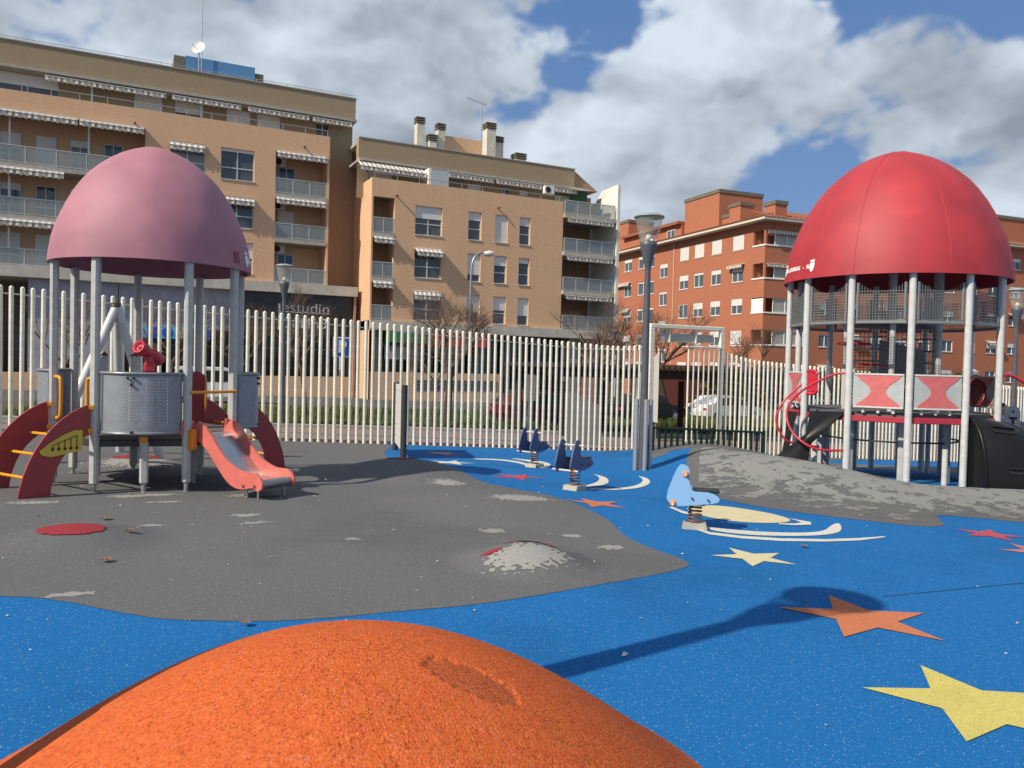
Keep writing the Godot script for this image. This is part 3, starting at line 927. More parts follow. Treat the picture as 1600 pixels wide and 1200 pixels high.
	mb.lathe([Vector2(0.0, 2.47), Vector2(0.08, 2.46), Vector2(0.09, 2.40)], 14)
	part(tr, "cap", mb, M.black)

func v12(k: float, r := 1.95) -> Vector3:
	var a := deg_to_rad(132.0 - 30.0 * k)
	return Vector3(cos(a) * r, 0, sin(a) * r)

func build_big_tower():
	var at := Vector3(TOWER.x, -0.36, TOWER.y)
	var t := thing("play_tower", "tall play tower under a bright red dome with netting and black climbing ramps", "play tower", at)
	var mb: MB
	for k in 12:
		mb = MB.new()
		var p := v12(k)
		mb.tube([p + Vector3(0, -0.3, 0), p + Vector3(0, 3.95, 0)], 0.062, 16)
		part(t, "post", mb, M.roundpost)
	var d := dome(t, 2.09, 2.64, 3.80, M.reddome, M.reddome, 8, deg_to_rad(132.0 + 28.0))
	dome_print(d, 2.075, 4.03, deg_to_rad(212.0), 0.032, 0.115, "ALCOBENDAS - N1", M.print)
	# netting below the dome
	for k in 12:
		var a := v12(k); var b := v12(k + 1)
		var e := (b - a).normalized()
		var out := ((a + b) / 2).normalized()
		mb = MB.new()
		mb.beam(a + e * 0.08 + Vector3(0, 2.94, 0), b - e * 0.08 + Vector3(0, 2.94, 0), 0.05, 0.06, 0.008)
		for q in [a + e * 0.11, b - e * 0.11]: mb.beam(q + Vector3(0, 2.975, 0), q + Vector3(0, 3.66, 0), 0.055, 0.04, 0.006)
		var fr := part(t, "net_frame", mb, M.netframe)
		mb = MB.new()
		var l := a.distance_to(b) - 0.25
		for i in 17:
			var q := a + e * (0.125 + l * i / 16.0)
			var s := absf(i / 8.0 - 1.0)
			mb.beam(q + Vector3(0, 2.97, 0), q + Vector3(0, 3.50 + 0.16 * s * s, 0), 0.009, 0.009)
		for j in 11:
			var y := 2.99 + j * 0.051
			mb.beam(a + e * 0.125 + Vector3(0, y, 0) + out * 0.006, a + e * (0.125 + l) + Vector3(0, y, 0) + out * 0.006, 0.009, 0.009)
		var nt := part(fr, "wire_net", mb, M.net)
		nt.set_meta("kind", "stuff")
	# deck with a red edge, boards on short studs
	mb = MB.new()
	var ring := PackedVector2Array()
	for k in 12: ring.append(Vector2(v12(k, 1.84).x, v12(k, 1.84).z))
	mb.prism(ring, 0.06, Transform3D(Basis(Vector3(1, 0, 0), Vector3(0, 0, 1), Vector3(0, -1, 0)), Vector3(0, 1.25, 0)))
	var dk := part(t, "deck", mb, M.deckdark)
	for k in 12:
		mb = MB.new()
		mb.beam(v12(k, 1.91) + Vector3(0, 1.17, 0), v12(k + 1, 1.91) + Vector3(0, 1.17, 0), 0.05, 0.11, 0.01)
		part(dk, "edge_beam", mb, M.rededge)
	# hourglass guard panels
	for k in [-3, -1, 0, 2, 3, 4, 5]:
		var a := v12(k); var b := v12(k + 1)
		var e := (b - a).normalized()
		var out := ((a + b) / 2).normalized()
		var l := a.distance_to(b) - 0.17
		var org := a + e * 0.085
		var xf := Transform3D(Basis(e, Vector3.UP, e.cross(Vector3.UP)), org)
		mb = MB.new()
		mb.prism(PackedVector2Array([Vector2(0, 1.40), Vector2(l, 1.40), Vector2(l, 1.97), Vector2(0, 1.97)]), 0.03, xf)
		var pn := part(t, "guard_panel", mb, M.panelgrey)
		var hg := PackedVector2Array()
		for i in 13:
			var s := i / 12.0
			hg.append(Vector2(0.05 * l + 0.30 * l * pow(sin(s * PI), 1.4), 1.405 + 0.56 * s))
		for i in 13:
			var s := 1.0 - i / 12.0
			hg.append(Vector2(0.95 * l - 0.30 * l * pow(sin(s * PI), 1.4), 1.405 + 0.56 * s))
		mb = MB.new()
		mb.prism(hg, 0.05, xf)
		part(pn, "hourglass", mb, M.salmonpanel)
		for y in [1.385, 1.985]:
			mb = MB.new()
			mb.beam(org + Vector3(0, y, 0), org + e * l + Vector3(0, y, 0), 0.06, 0.035, 0.008)
			part(pn, "rail", mb, M.whitetube)
		for s in [0.2, 0.5, 0.8]:
			mb = MB.new()
			mb.tube([org + e * l * s - out * 0.05 + Vector3(0, 1.28, 0), org + e * l * s - out * 0.05 + Vector3(0, 1.37, 0)], 0.03, 8)
			part(pn, "stud", mb, M.whitetube)
	# supports below the deck
	for k in 9:
		var an := TAU * k / 9.0 + 0.2
		mb = MB.new()
		var p := Vector3(cos(an), 0, sin(an)) * 1.32
		mb.box(p + Vector3(0, 0.5, 0), Vector3(0.11, 1.44, 0.11), Basis(Vector3.UP, an), 0.02)
		part(t, "support_post", mb, M.post)
		if k % 2 == 0:
			mb = MB.new()
			var q := Vector3(cos(an + 0.3), 0, sin(an + 0.3)) * 1.75
			mb.tube([q + Vector3(0, -0.2, 0), q + Vector3(0, 0.5 + 0.08 * k, 0)], 0.05, 10)
			part(t, "short_post", mb, M.roundpost)
	for y in [0.72]:
		mb = MB.new()
		for k in 5:
			var a1 := TAU * k / 9.0 + 0.2; var a2 := TAU * (k + 1) / 9.0 + 0.2
			mb.beam(Vector3(cos(a1), 0, sin(a1)) * 1.32 + Vector3(0, y, 0), Vector3(cos(a2), 0, sin(a2)) * 1.32 + Vector3(0, y, 0), 0.03, 0.03)
		part(t, "lower_rail", mb, M.darksteel)
	# inner climbing cage reaching up into the dome
	for k in 6:
		var an := TAU * k / 6.0 + 0.35
		mb = MB.new()
		var p := Vector3(cos(an), 0, sin(an)) * 0.95
		mb.tube([p + Vector3(0, 1.28, 0), p + Vector3(0, 4.3, 0)], 0.055, 12)
		part(t, "inner_post", mb, M.post)
		var p2 := Vector3(cos(an + TAU / 6), 0, sin(an + TAU / 6)) * 0.95
		mb = MB.new()
		for j in 4:
			if k in [1, 4]: continue
			mb.beam(p + Vector3(0, 2.0 + j * 0.24, 0), p2 + Vector3(0, 2.0 + j * 0.24, 0), 0.03, 0.03)
		if k in [1, 4]:
			for i in 11:
				var q := p.lerp(p2, i / 10.0)
				mb.beam(q + Vector3(0, 1.3, 0), q + Vector3(0, 2.9, 0), 0.008, 0.008)
			for j in 20: mb.beam(p + Vector3(0, 1.32 + j * 0.08, 0), p2 + Vector3(0, 1.32 + j * 0.08, 0), 0.008, 0.008)
		part(t, "climbing_rungs", mb, M.darksteel)
	mb = MB.new()
	mb.prism(PackedVector2Array([Vector2(-0.8, -0.5), Vector2(0.8, -0.5), Vector2(0.9, 0.3), Vector2(0, 0.8), Vector2(-0.9, 0.3)]), 0.05, Transform3D(Basis(Vector3(1, 0, 0), Vector3(0, 0, 1), Vector3(0, -1, 0)), Vector3(0, 2.95, 0)))
	part(t, "upper_deck", mb, M.deckdark)
	for j in 3:
		mb = MB.new()
		var an := 2.2 + j * 0.7
		mb.box(Vector3(cos(an) * 0.75, 1.75 + j * 0.42, sin(an) * 0.75), Vector3(0.55, 0.05, 0.35), Basis(Vector3.UP, -an), 0.01)
		part(t, "step", mb, M.rededge)
	mb = MB.new()
	mb.prism(PackedVector2Array([Vector2(-0.42, 1.3), Vector2(0.42, 1.3), Vector2(0.42, 2.5), Vector2(-0.42, 2.7)]), 0.03, Transform3D(Basis(Vector3.UP, -0.8), Vector3(0.45, 0, -0.1)))
	part(t, "screen_panel", mb, M.netframe)
	# round bubble panel at the right
	mb = MB.new()
	var pc := (v12(1) + v12(2)) / 2 * 0.97
	var po := pc.normalized()
	var ps := Vector3.UP.cross(po)
	mb.lathe([Vector2(0.0, 0.10), Vector2(0.12, 0.09), Vector2(0.22, 0.05), Vector2(0.26, 0.0), Vector2(0.29, 0.0), Vector2(0.29, -0.04), Vector2(0.26, -0.04)], 22, Transform3D(Basis(ps, -po, ps.cross(-po)), v12(2) * 0.80 + Vector3(0, 1.70, 0)))
	part(t, "bubble_panel", mb, M.bubble)
	# red bent grab bars at the left climb
	var l0 := v12(-1); var l1 := v12(-2)
	var lo := ((l0 + l1) / 2).normalized()
	mb = MB.new()
	mb.tube(curve([l0 + Vector3(0, 1.98, 0), l0 + (l1 - l0) * 0.22 + lo * 0.12 + Vector3(0, 1.97, 0), l0 + (l1 - l0) * 0.7 + lo * 0.38 + Vector3(0, 1.66, 0), l0 + (l1 - l0) * 0.92 + lo * 0.55 + Vector3(0, 1.28, 0), l0 + (l1 - l0) * 0.75 + lo * 0.6 + Vector3(0, 0.86, 0), l0 + (l1 - l0) * 0.35 + lo * 0.45 + Vector3(0, 0.58, 0), l0 + Vector3(0, 0.56, 0)], 7), 0.022, 8)
	part(t, "grab_bar", mb, M.redpaint)
	mb = MB.new()
	mb.tube(curve([l1 + Vector3(0, 1.8, 0), l1 + lo * 0.3 + (l1 - l0) * 0.2 + Vector3(0, 1.45, 0), l1 + lo * 0.45 + (l1 - l0) * 0.28 + Vector3(0, 1.05, 0), l1 + lo * 0.3 + (l1 - l0) * 0.15 + Vector3(0, 0.65, 0), l1 + Vector3(0, 0.6, 0), l1 - (l1 - l0) * 0.35 + Vector3(0, 0.55, 0)], 7), 0.022, 8)
	part(t, "grab_bar", mb, M.redpaint)
	mb = MB.new()
	var li := l1 - (l1 - l0) * 0.12
	for y in [1.58, 2.02]: mb.tube(curve([l1 + Vector3(0, y, 0), l1 + (l0 - l1) * 0.22 + Vector3(0, y, 0), l1 + (l0 - l1) * 0.30 + Vector3(0, lerpf(y, 1.8, 0.25), 0)], 4), 0.03, 8)
	mb.box(l1 + (l0 - l1) * 0.19 + Vector3(0, 1.80, 0), Vector3(0.24, 0.38, 0.03), Basis((l0 - l1).normalized(), Vector3.UP, (l0 - l1).normalized().cross(Vector3.UP)), 0.02)
	part(t, "red_shield", mb, M.redpaint)
	# black rubber climbing ramp at the left: a band twisted to a narrow waist, and a hanging sheet behind it
	var along := (l0 - l1).normalized()
	var mid := (l0 + l1) / 2
	var f1 := func(u: float, w: float) -> Vector3:
		var c: Vector3
		var hv: Vector3
		if w < 0.5:
			var s := w * 2.0
			c = (mid + along * 0.04 + Vector3(0, 1.26, 0)).lerp(mid - along * 0.12 + lo * 0.30 + Vector3(0, 0.74, 0), s)
			hv = (along * 0.44 + Vector3(0, 0.02, 0)).lerp(along * 0.06 - Vector3(0, 0.09, 0), pow(s, 0.8))
		else:
			var s := w * 2.0 - 1.0
			c = (mid - along * 0.12 + lo * 0.30 + Vector3(0, 0.74, 0)).lerp(mid - along * 0.52 + lo * 0.62 + Vector3(0, -0.02, 0), s)
			hv = (along * 0.06 - Vector3(0, 0.09, 0)).lerp(along * 0.50 - lo * 0.22, pow(s, 1.2))
		return c + hv * (u * 2.0 - 1.0) + lo * 0.05 * sin(u * PI)
	mb = MB.new()
	mb.grid(f1, 14, 30, Vector3(-0.7, 0.5, 0.5))
	var f1b := func(u: float, w: float) -> Vector3: return f1.call(u, w) - lo * 0.03
	mb.grid(f1b, 14, 30, Vector3(0.7, -0.5, -0.5))
	part(t, "rubber_ramp", mb, M.rubber)
	mb = MB.new()
	var m1 := v12(-3)
	var f2 := func(u: float, w: float) -> Vector3:
		var s := 0.34 - 0.16 * sin(w * PI)
		return l1.lerp(m1, 0.42 + s * (u * 2.0 - 1.0)) + lo * (0.12 + 0.25 * w) + Vector3(0, 1.20 - 1.25 * w, 0)
	mb.grid(f2, 10, 18, Vector3(-0.7, 0.5, 0.5))
	part(t, "rubber_ramp", mb, M.rubber)
	# broad black climbing shell at the right, two lanes with foot slots
	var s0 := v12(1); var s1 := v12(3)
	var so := Vector3(cos(deg_to_rad(112.0)), 0, sin(deg_to_rad(112.0)))
	var sr := Vector3.UP.cross(so)
	var sf := func(u: float, w: float) -> Vector3:
		var an := w * PI * 0.5
		var top := 1.33 - 0.42 * u * u
		var dip := 0.045 * absf(sin(u * PI * 2.0))
		return s0 + sr * (0.10 + u * (1.25 + 0.75 * sin(an))) + so * (-0.12 + sin(an) * (0.62 + 0.25 * sin(u * PI)) + dip) + Vector3(0, pow(cos(an), 0.85) * top - 0.06, 0)
	mb = MB.new()
	mb.grid(sf, 44, 32, so + Vector3(0, 0.5, 0))
	var sfi := func(u: float, w: float) -> Vector3: return sf.call(u, w) - so * 0.05 - Vector3(0, 0.03, 0)
	mb.grid(sfi, 44, 32, -so)
	var rim := []
	for k in 33: rim.append(sf.call(0.0, k / 32.0))
	mb.tube(rim, 0.03, 8)
	var ridge := []
	for k in 33: ridge.append(sf.call(0.5, k / 32.0) + so * 0.01)
	mb.tube(ridge, 0.022, 8)
	var side_f := func(u: float, w: float) -> Vector3:
		var q: Vector3 = sf.call(0.0, w)
		return q.lerp(Vector3(s0.x, q.y * 0.98, s0.z) + sr * 0.09 - so * 0.2, u)
	mb.grid(side_f, 4, 24, -sr)
	var sh := part(t, "climbing_shell", mb, M.rubber)
	for q in [[0.10, 0.36], [0.12, 0.80], [0.56, 0.22], [0.58, 0.55], [0.60, 0.86]]:
		mb = MB.new()
		var p: Vector3 = sf.call(q[0] + 0.12, q[1])
		var ex: Vector3 = (sf.call(q[0] + 0.20, q[1]) - sf.call(q[0] + 0.04, q[1])).normalized()
		var ey: Vector3 = (sf.call(q[0] + 0.12, q[1] - 0.03) - sf.call(q[0] + 0.12, q[1] + 0.03)).normalized()
		var ez := ex.cross(ey).normalized()
		mb.box(p + ez * 0.025, Vector3(0.36, 0.02, 0.10), Basis(ex, ey, ez), 0.006)
		mb.box(p - ey * 0.05 + ez * 0.006, Vector3(0.34, 0.09, 0.02), Basis(ex, ey, ez), 0.004)
		part(sh, "foothold", mb, M.black)
	# red handrail at the right
	mb = MB.new()
	var h0 := v12(2)
	mb.tube(curve([h0 + Vector3(0, 2.0, 0), h0 + sr * 0.25 + Vector3(0, 2.02, 0), h0 + sr * 0.8 + Vector3(0, 1.72, 0), h0 + sr * 1.5 + Vector3(0, 1.2, 0)], 6), 0.03, 8)
	part(t, "handrail", mb, M.redpaint)

func rider(called: String, label: String, x: float, z: float, tail: Vector2, m: Material, sc: float):
	var t := thing(called, label, "spring rider", at_land(x, z), atan2(-tail.y, tail.x), "spring riders")
	var outline := PackedVector2Array()
	for q in [[490, 265], [530, 272], [570, 300], [582, 345], [577, 430], [583, 490], [605, 535], [650, 556], [720, 556], [800, 558], [870, 572], [915, 596], [942, 628], [938, 655], [910, 676], [860, 690], [700, 715], [540, 735], [440, 742], [390, 728], [345, 700], [318, 665], [316, 625], [330, 570], [355, 500], [385, 415], [415, 345], [445, 290], [465, 270]]:
		outline.append(Vector2((q[0] - 660.0) * 0.00092, 0.075 + (945.0 - q[1]) * 0.00092) * sc)
	for s in [-1.0, 1.0]:
		var mb := MB.new()
		mb.prism(outline, 0.018, Transform3D(Basis(), Vector3(0, 0, s * 0.13)))
		var pn := part(t, "side_panel", mb, m)
		mb = MB.new()
		for q in [Vector2(-0.115, 0.625), Vector2(-0.245, 0.29)]:
			mb.lathe([Vector2(0.0, 0.022), Vector2(0.028, 0.020), Vector2(0.036, 0.008), Vector2(0.036, 0.0)], 14, Transform3D(Basis(Vector3(1, 0, 0), Vector3(0, 0, s), Vector3(0, -s, 0)), Vector3(q.x * sc, q.y * sc, s * 0.139)))
		part(pn, "end_cap", mb, M.orangeplastic)
		mb = MB.new()
		for q in [Vector2(-0.11, 0.622), Vector2(-0.24, 0.287), Vector2(-0.04, 0.36), Vector2(0.135, 0.35)]:
			mb.tube([Vector3(q.x * sc, q.y * sc, s * 0.13), Vector3(q.x * sc, q.y * sc, s * 0.164)], 0.012, 8)
		part(pn, "bolt", mb, M.rust)
	var mb2 := MB.new()
	mb2.box(Vector3(0.11 * sc, 0.435 * sc, 0), Vector3(0.3, 0.025, 0.24), Basis(), 0.006)
	part(t, "seat", mb2, M.black)
	for q in [Vector2(-0.115, 0.625), Vector2(-0.245, 0.29)]:
		mb2 = MB.new()
		mb2.tube([Vector3(q.x * sc, q.y * sc, -0.22), Vector3(q.x * sc, q.y * sc, 0.22)], 0.015, 8)
		part(t, "grip_bar", mb2, M.whitetube)
	mb2 = MB.new()
	mb2.box(Vector3(0.0, 0.285 * sc, 0), Vector3(0.22, 0.02, 0.24), Basis(), 0.004)
	part(t, "spring_plate", mb2, M.black)
	mb2 = MB.new()
	var pts := []
	for k in 90:
		var a := k * TAU / 18.0
		pts.append(Vector3(cos(a) * 0.07, 0.075 + (0.275 * sc - 0.075) * k / 89.0, sin(a) * 0.07))
	mb2.tube(pts, 0.011, 6)
	part(t, "spring", mb2, M.spring)
	mb2 = MB.new()
	mb2.prism(PackedVector2Array([Vector2(-0.15, -0.03), Vector2(0.15, -0.03), Vector2(0.12, 0.07), Vector2(-0.12, 0.07)]), 0.24)
	part(t, "base_block", mb2, M.concrete)

# ---------------------------------------------------------------- buildings
# front wall in the xy plane of its parent at depth z, facing +z, with openings [x0, x1, y0, y1] and reveals of depth dp
func wall(mb: MB, x0: float, x1: float, y0: float, y1: float, z: float, holes: Array, dp := 0.22):
	var xs := [x0, x1]; var ys := [y0, y1]
	for h in holes:
		for q in [h[0], h[1]]:
			if q > x0 and q < x1 and not xs.has(q): xs.append(q)
		for q in [h[2], h[3]]:
			if q > y0 and q < y1 and not ys.has(q): ys.append(q)
	xs.sort(); ys.sort()
	for j in ys.size() - 1:
		var run := -1
		for i in xs.size():
			var solid := false
			if i < xs.size() - 1:
				solid = true
				var cx: float = (xs[i] + xs[i + 1]) / 2; var cy: float = (ys[j] + ys[j + 1]) / 2
				for h in holes:
					if cx > h[0] and cx < h[1] and cy > h[2] and cy < h[3]: solid = false
			if solid and run < 0: run = i
			if not solid and run >= 0:
				mb.quad(Vector3(xs[run], ys[j], z), Vector3(xs[i], ys[j], z), Vector3(xs[i], ys[j + 1], z), Vector3(xs[run], ys[j + 1], z), Vector3.BACK)
				run = -1
	for h in holes:
		var a := Vector3(h[0], h[2], z); var b := Vector3(h[1], h[2], z); var c := Vector3(h[1], h[3], z); var d := Vector3(h[0], h[3], z)
		var k := Vector3(0, 0, -dp)
		mb.quad(a, b, b + k, a + k, Vector3.UP); mb.quad(d, c, c + k, d + k, Vector3.DOWN)
		mb.quad(a, d, d + k, a + k, Vector3.RIGHT); mb.quad(b, c, c + k, b + k, Vector3.LEFT)

func xf_face(right: Vector3, org: Vector3) -> Transform3D:
	return Transform3D(Basis(right, Vector3.UP, right.cross(Vector3.UP)), org)

# a glazed window set in an opening; shut = share covered by the roller shutter
func window(b: Node3D, xf: Transform3D, x0: float, x1: float, y0: float, y1: float, shut: float, fm: Material, mull := 1, inset := 0.16, gm: Material = null):
	var mb := MB.new()
	mb.bx(x0, x1, y0, y1, -inset - 0.02, -inset)
	var w := part(b, "window", mb, gm if gm else M.glass)
	w.transform = xf
	mb = MB.new()
	var t := 0.055
	var zf := -inset + 0.002
	mb.bx(x0, x1, y0, y0 + t, zf, zf + 0.05); mb.bx(x0, x1, y1 - t, y1, zf, zf + 0.05)
	mb.bx(x0, x0 + t, y0 + t, y1 - t, zf, zf + 0.05); mb.bx(x1 - t, x1, y0 + t, y1 - t, zf, zf + 0.05)
	for k in mull:
		var x: float = lerpf(x0, x1, (k + 1.0) / (mull + 1))
		mb.bx(x - t * 0.6, x + t * 0.6, y0 + t, y1 - t, zf, zf + 0.045)
	if y1 - y0 > 1.9: mb.bx(x0 + t, x1 - t, y0 + 0.75, y0 + 0.82, zf, zf + 0.04)
	part(w, "frame", mb, fm)
	if shut > 0.02:
		mb = MB.new()
		var ys := y1 - (y1 - y0) * shut
		var k := y1 - 0.02
		while k > ys:
			mb.bx(x0 + 0.03, x1 - 0.03, maxf(k - 0.105, ys), k, zf + 0.052, zf + 0.075)
			k -= 0.12
		mb.bx(x0 + 0.03, x1 - 0.03, ys, y1 - 0.02, zf + 0.045, zf + 0.058)
		part(w, "shutter", mb, M.shutter)
	mb = MB.new()
	mb.bx(x0 - 0.04, x1 + 0.04, y0 - 0.06, y0 - 0.003, -inset, 0.05)
	part(w, "sill", mb, M.sill)

func awning(b: Node3D, xf: Transform3D, x0: float, x1: float, y: float, z: float, proj: float, drop: float):
	var mb := MB.new()
	var n := int((x1 - x0) / 0.16)
	var e := Vector3(0, -drop, proj)
	for k in n:
		var a := lerpf(x0, x1, float(k) / n); var c := lerpf(x0, x1, float(k + 1) / n)
		mb.col = Color(0.72, 0.69, 0.62) if k % 2 == 0 else Color(0.33, 0.29, 0.25)
		var p := Vector3(a, y, z); var q := Vector3(c, y, z)
		mb.quad(p, q, q + e, p + e, Vector3(0, 1, 1))
		var dn := Vector3(0, -0.26 - 0.06 * (k % 2), 0.02 * sin(k * 2.1))
		mb.quad(p + e, q + e, q + e + dn, p + e + dn, Vector3.BACK)
	mb.col = Color(1, 1, 1)
	var o := part(b, "awning", mb, M.cloth)
	o.transform = xf
	mb = MB.new()
	mb.tube([Vector3(x0, y - drop, z + proj), Vector3(x1, y - drop, z + proj)], 0.03, 6)
	mb.tube([Vector3(x0, y, z), Vector3(x1, y, z)], 0.05, 6)
	for x in [x0 + 0.1, x1 - 0.1]: mb.tube([Vector3(x, y - 0.25, z), Vector3(x, y - drop - 0.02, z + proj)], 0.015, 5)
	part(o, "awning_frame", mb, M.alu)

func railing(b: Node3D, x0: float, x1: float, y: float, z: float, panes: int):
	for k in panes:
		var a := lerpf(x0, x1, float(k) / panes) + 0.03; var c := lerpf(x0, x1, float(k + 1) / panes) - 0.03
		var mb := MB.new()
		mb.bx(a, c, y + 0.10, y + 0.98, z - 0.006, z + 0.006)
		part(b, "balcony_pane", mb, M.balglass)
	var mb2 := MB.new()
	mb2.bx(x0, x1, y + 0.985, y + 1.03, z - 0.025, z + 0.025); mb2.bx(x0, x1, y + 0.05, y + 0.09, z - 0.02, z + 0.02)
	for k in panes + 1:
		var x := lerpf(x0, x1, float(k) / panes)
		mb2.bx(x - 0.024, x + 0.024, y, y + 0.985, z - 0.03, z + 0.018)
	part(b, "balcony_rail", mb2, M.alu)

func aircon(b: Node3D, p: Vector3):
	var mb := MB.new()
	mb.box(p, Vector3(0.85, 0.6, 0.32), Basis(), 0.03)
	var o := part(b, "air_conditioner", mb, M.acwhite)
	mb = MB.new()
	mb.lathe([Vector2(0.0, 0.0), Vector2(0.2, 0.0), Vector2(0.23, 0.015)], 18, Transform3D(Basis(Vector3(1, 0, 0), Vector3(0, 0, 1), Vector3(0, -1, 0)), p + Vector3(-0.12, 0, 0.163)))
	part(o, "fan_grille", mb, M.black)

func balcony_stack(b: Node3D, x0: float, x1: float, top: float, floors: Array, z: float, deep: float, panes: int, awn: bool, wallm: Material):
	var mb := MB.new()
	mb.bx(x0, x1, floors[0] - 0.2, top + 0.1, z - deep - 0.2, z - deep)
	part(b, "balcony_back_wall", mb, wallm)
	for i in floors.size():
		var y: float = floors[i]
		mb = MB.new()
		mb.bx(x0 + 0.003, x1 - 0.003, y - 0.28, y, z - deep + 0.003, z + 0.03)
		part(b, "balcony_slab", mb, M.concrete)
		railing(b, x0 + 0.04, x1 - 0.04, y, z - 0.04, panes)
		var xf := xf_face(Vector3.RIGHT, Vector3(0, 0, z - deep + 0.17))
		var k := x0 + 0.5
		var j := 0
		while k + 1.1 < x1:
			window(b, xf, k, k + (1.1 if x1 - x0 > 2.0 else 0.7), y + 0.05, y + 2.15, [0.0, 0.45, 1.0, 0.2][(i * 2 + j) % 4], M.alu, 1, 0.14, M.glassblue if (i + j) % 2 == 0 else M.glass)
			k += 1.85; j += 1
		if x1 - x0 > 2.0: aircon(b, Vector3(x0 + 0.55, y + 2.45, z - deep + 0.2))
		if awn:
			var yt: float = floors[i + 1] - 0.30 if i + 1 < floors.size() else top - 0.03
			if x1 - x0 > 6.0:
				var m := x0 + (x1 - x0) * (0.79 if i == 2 else 0.75)
				awning(b, Transform3D(), x0 + 0.1, m, yt, z + 0.05, 0.30, 0.14)
				if i == 2: awning(b, Transform3D(), m + 0.1, x1 - 0.08, yt, z + 0.05, 0.55, 0.2)
			elif i != 0 or x1 - x0 < 2.0:
				awning(b, Transform3D(), x0 + 0.06, x1 - 0.06, yt, z + 0.04, 0.28, 0.16)

func roof_mast(b: Node3D, p: Vector3, h: float):
	var mb := MB.new()
	mb.tube([p, p + Vector3(0, h, 0)], 0.035, 6)
	var m := part(b, "antenna_mast", mb, M.steel)
	mb = MB.new()
	var a := p + Vector3(0, h - 0.25, 0)
	mb.tube([a + Vector3(-1.3, 0.25, 0), a + Vector3(0.35, -0.05, 0)], 0.022, 5)
	for k in 9:
		var q := a + Vector3(-1.25 + k * 0.18, 0.24 - k * 0.033, 0)
		mb.tube([q - Vector3(0, 0, 0.35), q + Vector3(0, 0, 0.35)], 0.012, 4)
	for s in [-1, 1]: mb.tube([a + Vector3(0.2, 0, 0), a + Vector3(0.42, 0.32 * s, 0)], 0.014, 4)
	part(m, "antenna", mb, M.steel)

func chimney(b: Node3D, x: float, y: float, z: float, w: float, h: float, m: Material):
	var mb := MB.new()
	mb.bx(x - w / 2, x + w / 2, y - 0.5, y + h, z - w / 2, z + w / 2, 0.02)
	var c := part(b, "chimney", mb, m)
	mb = MB.new()
	for k in 3: mb.bx(x - w / 2 - 0.05, x + w / 2 + 0.05, y + h + 0.06 + k * 0.17, y + h + 0.15 + k * 0.17, z - w / 2 - 0.05, z + w / 2 + 0.05, 0.01)
	mb.bx(x - w / 2 + 0.1, x + w / 2 - 0.1, y + h + 0.003, y + h + 0.5, z - w / 2 + 0.1, z + w / 2 - 0.1)
	part(c, "chimney_cap", mb, M.olive)

